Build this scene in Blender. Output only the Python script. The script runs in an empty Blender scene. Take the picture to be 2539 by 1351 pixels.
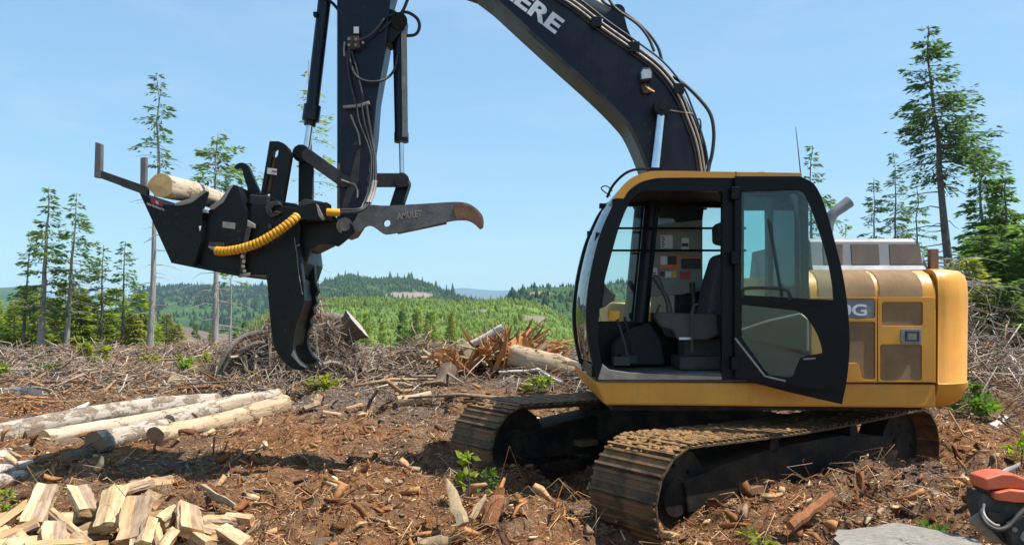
import bpy, bmesh, math, random
import numpy as np
from mathutils import Vector, Matrix, Euler
from mathutils.geometry import tessellate_polygon
random.seed(7); RNG = np.random.default_rng(11)
scene = bpy.context.scene
COL = scene.collection
R = math.radians

# ---------------------------------------------------------------- camera, sky, sun, exposure
F, CX, HY, CZ = 1900.0, 1269.5, 770.0, 1.63      # focal length, centre column, horizon row (photo pixels), eye height
cam = bpy.data.cameras.new('camera'); camo = bpy.data.objects.new('camera', cam); COL.objects.link(camo)
cam.sensor_width = 36.0; cam.lens = F / 2539.0 * 36.0; cam.shift_y = (HY - 675.5) / 2539.0
cam.clip_start = 0.1; cam.clip_end = 40000.0
camo.location = (0, 0, CZ); camo.rotation_euler = (R(90), 0, 0)
scene.camera = camo
SUN_EL = R(61.0); SUN_AZ = Vector((0.98, -0.10, 0)).normalized()      # horizontal direction towards the sun
world = bpy.data.worlds.new('World'); scene.world = world; world.use_nodes = True
nt = world.node_tree; nt.nodes.clear()
sky = nt.nodes.new('ShaderNodeTexSky'); sky.sky_type = 'NISHITA'; sky.sun_disc = False
sky.sun_elevation = SUN_EL; sky.sun_rotation = math.atan2(SUN_AZ.x, SUN_AZ.y)
sky.altitude = 300; sky.air_density = 0.7; sky.dust_density = 0.5; sky.ozone_density = 3.0
bg = nt.nodes.new('ShaderNodeBackground'); bg.inputs['Strength'].default_value = 0.13
wo = nt.nodes.new('ShaderNodeOutputWorld')
bw = nt.nodes.new('ShaderNodeRGBToBW'); pw = nt.nodes.new('ShaderNodeMath'); pw.operation = 'POWER'; pw.inputs[1].default_value = -0.58   # clear dry air: flatter gradient to the zenith
sc_ = nt.nodes.new('ShaderNodeVectorMath'); sc_.operation = 'SCALE'; tn = nt.nodes.new('ShaderNodeVectorMath'); tn.operation = 'MULTIPLY'; tn.inputs[1].default_value = (1.93, 2.07, 1.72)
nt.links.new(sky.outputs[0], bw.inputs[0]); nt.links.new(bw.outputs[0], pw.inputs[0]); nt.links.new(sky.outputs[0], sc_.inputs[0]); nt.links.new(pw.outputs[0], sc_.inputs['Scale'])
nt.links.new(sc_.outputs[0], tn.inputs[0])
wtc = nt.nodes.new('ShaderNodeTexCoord'); wmp = nt.nodes.new('ShaderNodeMapping'); wmp.inputs['Scale'].default_value = (1.6, 1.6, 7.0); nt.links.new(wtc.outputs['Generated'], wmp.inputs['Vector'])
wn = nt.nodes.new('ShaderNodeTexNoise'); wn.inputs['Scale'].default_value = 2.2; wn.inputs['Detail'].default_value = 7; wn.inputs['Roughness'].default_value = .62; nt.links.new(wmp.outputs[0], wn.inputs['Vector'])   # faint high cirrus over the whole sky
wr = nt.nodes.new('ShaderNodeValToRGB'); wr.color_ramp.elements[0].position = .5; wr.color_ramp.elements[0].color = (0, 0, 0, 1); wr.color_ramp.elements[1].position = .78; wr.color_ramp.elements[1].color = (.22, .22, .22, 1); nt.links.new(wn.outputs[0], wr.inputs[0])
wx = nt.nodes.new('ShaderNodeMix'); wx.data_type = 'RGBA'; nt.links.new(wr.outputs[0], wx.inputs[0]); nt.links.new(tn.outputs[0], wx.inputs[6]); wx.inputs[7].default_value = (3.9, 4.5, 4.9, 1)
nt.links.new(wx.outputs[2], bg.inputs['Color']); nt.links.new(bg.outputs[0], wo.inputs['Surface'])
sl = bpy.data.lights.new('sun', 'SUN'); sl.energy = 5.0; sl.angle = R(0.5); sl.color = (1.0, 0.955, 0.88)
so = bpy.data.objects.new('sun', sl); COL.objects.link(so)
sdir = Vector((SUN_AZ.x * math.cos(SUN_EL), SUN_AZ.y * math.cos(SUN_EL), math.sin(SUN_EL)))
so.rotation_euler = sdir.to_track_quat('Z', 'Y').to_euler(); so.location = (20, -15, 40)
scene.view_settings.view_transform = 'Standard'; scene.view_settings.look = 'None'
scene.view_settings.gamma = 1.0; scene.view_settings.use_curve_mapping = False
scene.view_settings.exposure = 0.68
scene.render.engine = 'CYCLES'
scene.cycles.max_bounces = 8; scene.cycles.transparent_max_bounces = 16; scene.cycles.volume_bounces = 1
scene.cycles.use_denoising = True

# ---------------------------------------------------------------- helpers
def P(px, py, Y):
    """photo pixel at depth Y metres -> world point"""
    return Vector(((px - CX) / F * Y, Y, CZ - (py - HY) / F * Y))
def wpx(px, Y): return (px - CX) / F * Y
def wz(py, Y): return CZ - (py - HY) / F * Y
def cat(pts, n=6, closed=False):
    """Catmull-Rom through points (any dimension)"""
    pts = [np.array(p, float) for p in pts]; out = []; N = len(pts)
    rng = range(N if closed else N - 1)
    for i in rng:
        p0 = pts[(i - 1) % N] if closed or i > 0 else 2 * pts[0] - pts[1]
        p1 = pts[i]; p2 = pts[(i + 1) % N]
        p3 = pts[(i + 2) % N] if closed or i + 2 < N else 2 * p2 - p1
        for k in range(n):
            t = k / n
            out.append(0.5 * (2 * p1 + (p2 - p0) * t + (2 * p0 - 5 * p1 + 4 * p2 - p3) * t * t + (3 * p1 - p0 - 3 * p2 + p3) * t ** 3))
    if not closed: out.append(pts[-1])
    return out
WL = {}
class MB:
    def __init__(s): s.v = []; s.f = []; s.c = []
    def add(s, vs, fs, col=None):
        b = len(s.v); s.v += [tuple(v) for v in vs]; s.f += [tuple(i + b for i in f) for f in fs]
        if col is not None: s.c += [col] * len(vs)
    def box(s, lo, hi, M=None):
        x0, y0, z0 = lo; x1, y1, z1 = hi
        vs = [Vector(p) for p in ((x0, y0, z0), (x1, y0, z0), (x1, y1, z0), (x0, y1, z0), (x0, y0, z1), (x1, y0, z1), (x1, y1, z1), (x0, y1, z1))]
        if M is not None: vs = [M @ v for v in vs]
        s.add(vs, [(0, 3, 2, 1), (4, 5, 6, 7), (0, 1, 5, 4), (1, 2, 6, 5), (2, 3, 7, 6), (3, 0, 4, 7)])
        return s
    def plate(s, outer, mapf, tvec, holes=()):
        """flat outline (2-D points) with holes, mapped to 3-D by mapf, given thickness tvec"""
        loops = [[(float(p[0]), float(p[1])) for p in outer]] + [[(float(p[0]), float(p[1])) for p in h] for h in holes]
        flat = [p for l in loops for p in l]
        tris = tessellate_polygon([[Vector((p[0], p[1], 0)) for p in l] for l in loops])
        fr = [Vector(mapf(p)) for p in flat]
        tv = tvec if callable(tvec) else (lambda q: Vector(tvec))
        bk = [q + tv(q) for q in fr]; n = len(flat); fs = []
        for t in tris:
            fs.append(tuple(t)); fs.append((t[2] + n, t[1] + n, t[0] + n))
        o = 0
        for l in loops:
            m = len(l)
            for i in range(m):
                a, b = o + i, o + (i + 1) % m; fs.append((a, b, b + n, a + n))
            o += m
        s.add(fr + bk, fs); return s
    def pxplate(s, outer, Y, t, holes=()):
        return s.plate(outer, lambda p: P(p[0], p[1], Y), (0, t, 0), holes)
    def tube(s, pts, r, n=8, caps=True, smooth=0, col=None):
        pts = [Vector(p) for p in pts]
        rs = list(r) if hasattr(r, '__len__') else [r] * len(pts)
        if smooth:
            q = cat([tuple(p) + (rr,) for p, rr in zip(pts, rs)], smooth)
            pts = [Vector(p[:3]) for p in q]; rs = [p[3] for p in q]
        t0 = (pts[1] - pts[0]).normalized()
        up = Vector((0, 0, 1)) if abs(t0.z) < 0.9 else Vector((1, 0, 0))
        u = t0.cross(up).normalized(); vs = []; fs = []
        for i, p in enumerate(pts):
            t = (pts[min(i + 1, len(pts) - 1)] - pts[max(i - 1, 0)]).normalized()
            u = (u - t * u.dot(t)).normalized(); w = t.cross(u)
            for k in range(n):
                a = 2 * math.pi * k / n
                vs.append(p + (u * math.cos(a) + w * math.sin(a)) * rs[i])
        for i in range(len(pts) - 1):
            for k in range(n):
                a = i * n + k; b = i * n + (k + 1) % n; fs.append((a, b, b + n, a + n))
        if caps:
            fs.append(tuple(range(n - 1, -1, -1))); e = (len(pts) - 1) * n; fs.append(tuple(range(e, e + n)))
        s.add(vs, fs, col); return s
    def cyl(s, a, b, r, r2=None, n=16): return s.tube([a, b], [r, r if r2 is None else r2], n)
    def build(s, name, mat, parent=None, smooth=False, bevel=0, bseg=2, **tags):
        me = bpy.data.meshes.new(name)
        off = WL.get(parent.name, Vector((0, 0, 0))) if parent else Vector((0, 0, 0))
        loc = tags.pop('loc', None)
        if parent is None and loc is not None: off = Vector(loc)
        me.from_pydata([(v[0] - off.x, v[1] - off.y, v[2] - off.z) for v in s.v], [], s.f)
        if s.c:
            at = me.color_attributes.new('Col', 'FLOAT_COLOR', 'POINT')
            at.data.foreach_set('color', np.array([tuple(c[:3]) + (1.0,) for c in s.c], dtype=np.float32).ravel())
        bm = bmesh.new(); bm.from_mesh(me)
        bmesh.ops.recalc_face_normals(bm, faces=bm.faces); bm.to_mesh(me); bm.free()
        if smooth:
            me.polygons.foreach_set('use_smooth', [True] * len(me.polygons))
            me.set_sharp_from_angle(angle=R(smooth if smooth is not True else 42))
        me.materials.append(mat)
        o = bpy.data.objects.new(name, me); COL.objects.link(o)
        if parent is not None: o.parent = parent
        elif loc is not None: o.location = loc
        WL[o.name] = off
        if bevel:
            b = o.modifiers.new('bevel', 'BEVEL'); b.width = bevel; b.segments = bseg; b.limit_method = 'ANGLE'; b.angle_limit = R(35)
            b.harden_normals = False
        tag(o, **tags)
        return o
def tag(o, label=None, category=None, group=None, kind=None):
    if label: o['label'] = label
    if category: o['category'] = category
    if group: o['group'] = group
    if kind: o['kind'] = kind
    return o
def empty(name, loc, **tags):
    o = bpy.data.objects.new(name, None); COL.objects.link(o); o.location = loc; o.empty_display_size = 0.2
    WL[o.name] = Vector(loc); return tag(o, **tags)
def copy_tree(src, parent=None):
    c = src.copy(); COL.objects.link(c)
    if parent is not None: c.parent = parent
    WL[c.name] = WL.get(src.name, Vector((0, 0, 0)))
    for ch in list(src.children): copy_tree(ch, c)
    return c
def raw_mesh(name, V, Q, col=None, mat=None, tris=False, smooth=False):
    """numpy vertices and faces (all quads or all triangles) -> mesh"""
    me = bpy.data.meshes.new(name); k = 3 if tris else 4
    V = np.asarray(V, np.float32); Q = np.asarray(Q, np.int32)
    me.vertices.add(len(V)); me.vertices.foreach_set('co', V.ravel())
    me.loops.add(Q.size); me.loops.foreach_set('vertex_index', Q.ravel())
    me.polygons.add(len(Q)); me.polygons.foreach_set('loop_start', np.arange(0, Q.size, k, dtype=np.int32))
    if smooth: me.polygons.foreach_set('use_smooth', np.ones(len(Q), bool))
    me.update(calc_edges=True)
    if col is not None:
        at = me.color_attributes.new('Col', 'FLOAT_COLOR', 'POINT')
        c4 = np.ones((len(V), 4), np.float32); c4[:, :3] = col; at.data.foreach_set('color', c4.ravel())
    if mat: me.materials.append(mat)
    return me
def text_obj(s, name, mat, parent, origin, xdir, ydir, width, height, depth=0.004, fat=0.0):
    """lettering: lower-left corner at origin, running along xdir, ydir up, scaled to width and height"""
    cu = bpy.data.curves.new('lettering', 'FONT'); cu.body = s; cu.extrude = 0.01; cu.offset = fat; cu.resolution_u = 4
    to = bpy.data.objects.new('lettering', cu); COL.objects.link(to)
    dg = bpy.context.evaluated_depsgraph_get(); me = bpy.data.meshes.new_from_object(to.evaluated_get(dg))
    bpy.data.objects.remove(to); bpy.data.curves.remove(cu)
    co = np.empty(len(me.vertices) * 3); me.vertices.foreach_get('co', co); co = co.reshape(-1, 3)
    lo = co.min(0); hi = co.max(0); t = (co - lo) / (hi - lo)
    X = np.array(Vector(xdir).normalized()); Yv = np.array(Vector(ydir).normalized()); N = np.cross(X, Yv)
    off = np.array(WL.get(parent.name, Vector((0, 0, 0))))
    w = np.array(origin) + t[:, :1] * width * X + t[:, 1:2] * height * Yv + (t[:, 2:] * depth) * N - off
    me.vertices.foreach_set('co', w.astype(np.float32).ravel()); me.update()
    me.materials.clear(); me.materials.append(mat)
    o = bpy.data.objects.new(name, me); COL.objects.link(o); o.parent = parent; WL[o.name] = Vector(tuple(off))
    return o

# ---------------------------------------------------------------- materials
def nodes(name):
    m = bpy.data.materials.new(name); m.use_nodes = True; t = m.node_tree; t.nodes.clear()
    out = t.nodes.new('ShaderNodeOutputMaterial'); return m, t, out
def noise_tex(t, vec, scale, detail=5, rough=0.6, dist=0.0):
    n = t.nodes.new('ShaderNodeTexNoise'); n.inputs['Scale'].default_value = scale; n.inputs['Detail'].default_value = detail
    n.inputs['Roughness'].default_value = rough; n.inputs['Distortion'].default_value = dist
    t.links.new(vec, n.inputs['Vector']); return n
def ramp(t, fac, stops):
    r = t.nodes.new('ShaderNodeValToRGB'); e = r.color_ramp.elements
    while len(e) < len(stops): e.new(0.5)
    for el, (p, c) in zip(e, stops):
        el.position = p; el.color = (c[0], c[1], c[2], 1) if hasattr(c, '__len__') else (c, c, c, 1)
    t.links.new(fac, r.inputs['Fac']); return r
def mixc(t, fac, a, b, mode='MIX'):
    m = t.nodes.new('ShaderNodeMix'); m.data_type = 'RGBA'; m.blend_type = mode
    if isinstance(fac, (int, float)): m.inputs[0].default_value = fac
    else: t.links.new(fac, m.inputs[0])
    for sock, val in ((m.inputs[6], a), (m.inputs[7], b)):
        if hasattr(val, '__len__'): sock.default_value = (val[0], val[1], val[2], 1)
        else: t.links.new(val, sock)
    return m.outputs[2]
def pbr(name, c1, c2=None, scale=6.0, rough=0.5, rough2=None, metal=0.0, bump=0.0, bscale=60.0, dirt=None, dirt_amt=0.5, dirt_scale=3.0,
        spec=0.5, stretch=None, attr=False, coat=0.0, up_dust=None, streak=None, wear=None):
    m, t, out = nodes(name); L = t.links
    b = t.nodes.new('ShaderNodeBsdfPrincipled'); L.new(b.outputs[0], out.inputs['Surface'])
    tc = t.nodes.new('ShaderNodeTexCoord'); vec = tc.outputs['Object']
    if stretch:
        mp = t.nodes.new('ShaderNodeMapping'); mp.inputs['Scale'].default_value = stretch; L.new(vec, mp.inputs['Vector']); vec = mp.outputs[0]
    n1 = noise_tex(t, vec, scale)
    col = mixc(t, ramp(t, n1.outputs[0], [(0.35, 0.0), (0.65, 1.0)]).outputs[0], c1, c2 or c1)
    if attr:
        va = t.nodes.new('ShaderNodeVertexColor'); va.layer_name = 'Col'
        f = ramp(t, n1.outputs[0], [(0.3, (0.62, 0.62, 0.62)), (0.7, (1.25, 1.22, 1.18))]).outputs[0]
        col = mixc(t, 1.0, va.outputs[0], f, 'MULTIPLY')
    if dirt:
        n2 = noise_tex(t, tc.outputs['Object'], dirt_scale, 8, 0.7)
        col = mixc(t, ramp(t, n2.outputs[0], [(0.62 - 0.3 * dirt_amt, 0.0), (0.80 - 0.2 * dirt_amt, min(1, dirt_amt + 0.2))]).outputs[0], col, dirt)
    if streak:                                                      # rain and oil runs down the sides
        mp2 = t.nodes.new('ShaderNodeMapping'); mp2.inputs['Scale'].default_value = (14, 14, .8); L.new(tc.outputs['Object'], mp2.inputs['Vector'])
        n5 = noise_tex(t, mp2.outputs[0], 1.6, 6, .65); col = mixc(t, ramp(t, n5.outputs[0], [(0.54, 0.0), (0.74, 0.5)]).outputs[0], col, streak)
        n6 = noise_tex(t, tc.outputs['Object'], 55, 3, .8); col = mixc(t, ramp(t, n6.outputs[0], [(0.68, 0.0), (0.72, 0.7)]).outputs[0], col, streak)
    if wear:                                                        # chips and scuffs down to bare steel
        n7 = noise_tex(t, tc.outputs['Object'], 26, 9, .8, .6); n8 = noise_tex(t, tc.outputs['Object'], 3.1, 3, .6); w1 = t.nodes.new('ShaderNodeMath'); w1.operation = 'MULTIPLY'
        L.new(ramp(t, n7.outputs[0], [(0.58, 0.0), (0.64, 0.9)]).outputs[0], w1.inputs[0]); L.new(ramp(t, n8.outputs[0], [(0.48, 0.0), (0.62, 1.0)]).outputs[0], w1.inputs[1]); col = mixc(t, w1.outputs[0], col, wear)
    if up_dust:                                                     # dust that has settled on upward faces
        g = t.nodes.new('ShaderNodeNewGeometry'); sp = t.nodes.new('ShaderNodeSeparateXYZ'); L.new(g.outputs['Normal'], sp.inputs[0])
        n3 = noise_tex(t, tc.outputs['Object'], 9, 6, 0.7)
        mm = t.nodes.new('ShaderNodeMath'); mm.operation = 'MULTIPLY'
        L.new(ramp(t, sp.outputs[2], [(0.55, 0.0), (0.95, 1.0)]).outputs[0], mm.inputs[0]); L.new(ramp(t, n3.outputs[0], [(0.35, 0.1), (0.6, 0.9)]).outputs[0], mm.inputs[1])
        col = mixc(t, mm.outputs[0], col, up_dust)
    if hasattr(col, '__len__'): b.inputs['Base Color'].default_value = (*col[:3], 1)
    else: L.new(col, b.inputs['Base Color'])
    if rough2 is not None:
        r = ramp(t, n1.outputs[0], [(0.3, rough), (0.7, rough2)]); L.new(r.outputs[0], b.inputs['Roughness'])
    else: b.inputs['Roughness'].default_value = rough
    b.inputs['Metallic'].default_value = metal
    b.inputs['Specular IOR Level'].default_value = spec; b.inputs['Coat Weight'].default_value = coat
    if bump:
        n4 = noise_tex(t, vec, bscale, 6, 0.65); bp = t.nodes.new('ShaderNodeBump'); bp.inputs['Strength'].default_value = bump
        bp.inputs['Distance'].default_value = 0.02; L.new(n4.outputs[0], bp.inputs['Height']); L.new(bp.outputs[0], b.inputs['Normal'])
    return m
def glass_mat(name, tint, ior=1.5):
    m, t, out = nodes(name); L = t.links
    tr = t.nodes.new('ShaderNodeBsdfTransparent'); tr.inputs[0].default_value = (*tint, 1)
    gl = t.nodes.new('ShaderNodeBsdfGlossy'); gl.inputs['Roughness'].default_value = 0.03
    fr = t.nodes.new('ShaderNodeFresnel'); fr.inputs[0].default_value = ior
    df = t.nodes.new('ShaderNodeBsdfDiffuse'); df.inputs[0].default_value = (0.45, 0.47, 0.44, 1)
    tc = t.nodes.new('ShaderNodeTexCoord'); n = noise_tex(t, tc.outputs['Object'], 5, 6, 0.7)
    m0 = t.nodes.new('ShaderNodeMixShader'); L.new(ramp(t, n.outputs[0], [(0.4, 0.01), (0.8, 0.05)]).outputs[0], m0.inputs[0])
    L.new(tr.outputs[0], m0.inputs[1]); L.new(df.outputs[0], m0.inputs[2])
    mx = t.nodes.new('ShaderNodeMixShader'); L.new(fr.outputs[0], mx.inputs[0]); L.new(m0.outputs[0], mx.inputs[1]); L.new(gl.outputs[0], mx.inputs[2])
    L.new(mx.outputs[0], out.inputs['Surface']); return m
def leaf_mat(name, trans=0.35, rough=0.6):
    m, t, out = nodes(name); L = t.links
    va = t.nodes.new('ShaderNodeVertexColor'); va.layer_name = 'Col'
    b = t.nodes.new('ShaderNodeBsdfPrincipled'); b.inputs['Roughness'].default_value = rough; b.inputs['Specular IOR Level'].default_value = 0.25
    L.new(va.outputs[0], b.inputs['Base Color'])
    tl = t.nodes.new('ShaderNodeBsdfTranslucent'); L.new(mixc(t, 1.0, va.outputs[0], (1.3, 1.5, 0.6), 'MULTIPLY'), tl.inputs[0])
    mx = t.nodes.new('ShaderNodeMixShader'); mx.inputs[0].default_value = trans
    L.new(b.outputs[0], mx.inputs[1]); L.new(tl.outputs[0], mx.inputs[2]); L.new(mx.outputs[0], out.inputs['Surface']); return m

M = {}
M['boom'] = pbr('boom_paint', (0.004, 0.0045, 0.015), (0.008, 0.0085, 0.022), 2.5, 0.30, 0.42, dirt=(0.045, 0.038, 0.032), dirt_amt=0.3, dirt_scale=2.6, up_dust=(0.06, 0.05, 0.04), streak=(.03, .026, .022), wear=(.07, .062, .055), bump=0.04, bscale=30, spec=.28)
M['black'] = pbr('black_paint', (0.003, 0.0035, 0.003), (0.006, 0.0065, 0.0055), 4, 0.35, 0.5, spec=.25, wear=(.085, .075, .065), dirt=(0.03, 0.027, 0.02), dirt_amt=0.2, dirt_scale=4, bump=0.08, bscale=40)
M['cabblack'] = pbr('cab_frame_paint', (0.003, 0.0033, 0.005), (0.006, 0.006, 0.008), 5, 0.3, 0.42, spec=.18, dirt=(0.02, 0.019, 0.018), dirt_amt=0.12, dirt_scale=3)
M['rubber'] = pbr('hose_rubber', (0.012, 0.012, 0.014), (0.03, 0.03, 0.03), 20, 0.45, 0.65, bump=0.1)
M['yellow'] = pbr('yellow_paint', (0.68, 0.30, 0.028), (0.60, 0.25, 0.025), 2.2, 0.40, 0.58, dirt=(0.42, 0.21, 0.06), dirt_amt=0.36, dirt_scale=3.0, up_dust=(0.60, 0.40, 0.20), bump=0.04, bscale=25, streak=(.44, .215, .05), wear=(.30, .15, .05))
M['vent'] = pbr('vent_mesh', (0.30, 0.175, 0.08), (0.235, 0.14, 0.068), 6, 0.75, 0.9, dirt=(0.13, 0.085, 0.05), dirt_amt=0.3, dirt_scale=5, bump=0.5, bscale=420)
M['silver'] = pbr('silver_sheet', (0.24, 0.24, 0.25), (0.19, 0.19, 0.20), 4, 0.5, 0.6, metal=0.3, dirt=(0.27, 0.22, 0.18), dirt_amt=0.35, dirt_scale=3)
M['greyplate'] = pbr('grey_plate', (0.20, 0.20, 0.21), (0.16, 0.16, 0.17), 5, 0.5)
M['white'] = pbr('white_lettering', (0.72, 0.73, 0.76), (0.62, 0.63, 0.66), 12, 0.5)
M['red'] = pbr('red_decal', (0.42, 0.03, 0.03), (0.36, 0.03, 0.03), 10, 0.5)
M['orangedecal'] = pbr('orange_decal', (0.55, 0.12, 0.03), None, 10, 0.5)
M['chrome'] = pbr('chrome_rod', (0.72, 0.74, 0.78), (0.6, 0.62, 0.66), 8, 0.12, 0.22, metal=1.0)
M['steel'] = pbr('worn_steel', (0.055, 0.048, 0.044), (0.028, 0.025, 0.024), 7, 0.45, 0.65, metal=0.3, dirt=(0.10, 0.06, 0.035), dirt_amt=0.4, dirt_scale=6, bump=0.2, bscale=50)
M['baresteel'] = pbr('bare_steel', (0.34, 0.30, 0.26), (0.24, 0.21, 0.18), 12, 0.45, 0.65, metal=0.3, dirt=(0.20, 0.12, 0.07), dirt_amt=0.3, dirt_scale=8, bump=0.15, bscale=70)
M['rust'] = pbr('rusty_steel', (0.20, 0.10, 0.05), (0.12, 0.065, 0.04), 9, 0.75, 0.9, dirt=(0.28, 0.17, 0.08), dirt_amt=0.4, dirt_scale=7, bump=0.3)
M['track'] = pbr('track_steel', (0.018, 0.014, 0.011), (0.04, 0.029, 0.019), 5, 0.55, 0.8, metal=0.2, dirt=(0.20, 0.105, 0.042), dirt_amt=0.85, dirt_scale=4, up_dust=(0.36, 0.20, 0.075), bump=0.3, bscale=40)
M['underc'] = pbr('undercarriage_paint', (0.006, 0.0055, 0.005), (0.012, 0.0105, 0.009), 5, 0.6, 0.8, spec=.25, dirt=(0.07, 0.043, 0.022), dirt_amt=0.55, dirt_scale=4, up_dust=(0.09, 0.055, 0.03), bump=0.2)
M['hoseyellow'] = pbr('yellow_hose_guard', (0.75, 0.36, 0.012), (0.68, 0.30, 0.01), 12, 0.42, 0.5)
M['seat'] = pbr('grey_seat_vinyl', (0.05, 0.047, 0.044), (0.038, 0.036, 0.034), 9, 0.6, 0.75, bump=0.15, bscale=90)
M['seatdark'] = pbr('dark_seat_cloth', (0.03, 0.03, 0.035), (0.045, 0.045, 0.05), 30, 0.85, bump=0.2, bscale=200)
M['interior'] = pbr('interior_plastic', (0.014, 0.0145, 0.018), (0.02, 0.02, 0.024), 6, 0.65, 0.8)
M['panel'] = pbr('pale_panel', (0.22, 0.22, 0.185), (0.17, 0.175, 0.145), 6, 0.6)
M['paper'] = pbr('paper_sticker', (0.62, 0.62, 0.60), (0.55, 0.55, 0.55), 12, 0.7)
M['ink'] = pbr('dark_sticker', (0.02, 0.02, 0.02), (0.04, 0.04, 0.04), 12, 0.6)
M['glass'] = glass_mat('cab_glass', (0.83, 0.92, 0.90))
M['glassteal'] = glass_mat('tinted_glass', (0.66, 0.87, 0.86))
M['thumbsteel'] = pbr('thumb_steel', (0.19, 0.18, 0.17), (0.11, 0.10, 0.098), 6, 0.45, 0.65, metal=0.35, dirt=(0.17, 0.11, 0.07), dirt_amt=0.4, dirt_scale=7, bump=0.25, bscale=45)
M['windshield'] = glass_mat('windshield_glass', (0.80, 0.90, 0.92), 3.2)
M['hoodvent'] = pbr('hood_vent_mesh', (0.15, 0.12, 0.10), (0.12, 0.095, 0.08), 6, 0.85, spec=.15, bump=.4, bscale=420)
M['lamp'] = pbr('lamp_lens', (0.55, 0.57, 0.6), (0.45, 0.47, 0.5), 20, 0.15, metal=0.3)
M['mat'] = pbr('floor_mat', (0.12, 0.11, 0.10), (0.08, 0.075, 0.07), 9, 0.8)
# ================================================================ excavator
UC = Vector((2.0, 7.95, 0)); UA = R(36.9)
UD = Vector((math.cos(UA), math.sin(UA), 0)); UN = Vector((math.sin(UA), -math.cos(UA), 0))
def T(u, v, w): return UC + UD * u + UN * v + Vector((0, 0, w))
EX = empty('excavator', (UC.x, UC.y, -0.22), label='yellow and black tracked excavator with its cab door swung open', category='excavator')
ZB, TH, TL, SW = -0.22, 0.92, 2.24, 0.70
Rr = TH / 2 - 0.05
# one shoe, shared by all
sm = MB(); sm.box((-0.092, -SW / 2, 0.0), (0.092, SW / 2, 0.016))
for gx, gh in ((-0.078, 0.042), (-0.005, 0.036), (0.07, 0.036)): sm.box((gx - 0.011, -SW / 2 + 0.002, 0.0155), (gx + 0.011, SW / 2 - 0.002, gh))
sm.box((-0.09, -0.09, -0.06), (0.09, -0.055, 0.0005)); sm.box((-0.09, 0.055, -0.06), (0.09, 0.09, 0.0005))
shoe_me = None
def track_path(s):
    """position on the track loop: (u, w, tangent u, tangent w)"""
    hl = TL - TH / 2; straight = 2 * hl; arc = math.pi * Rr; tot = 2 * straight + 2 * arc; s = s % tot
    wc = ZB + TH / 2
    if s < straight:
        sag = -0.035 * math.sin(math.pi * s / straight)
        return -hl + s, wc + Rr + sag, 1, 0
    s -= straight
    if s < arc:
        a = math.pi / 2 - s / Rr; return hl + Rr * math.cos(a), wc + Rr * math.sin(a), math.sin(a), -math.cos(a)
    s -= arc
    if s < straight: return hl - s, wc - Rr, -1, 0
    s -= straight
    a = -math.pi / 2 - s / Rr; return -hl + Rr * math.cos(a), wc + Rr * math.sin(a), math.sin(a), -math.cos(a)
PER = 4 * (TL - TH / 2) + 2 * math.pi * Rr; NS = 53
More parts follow.
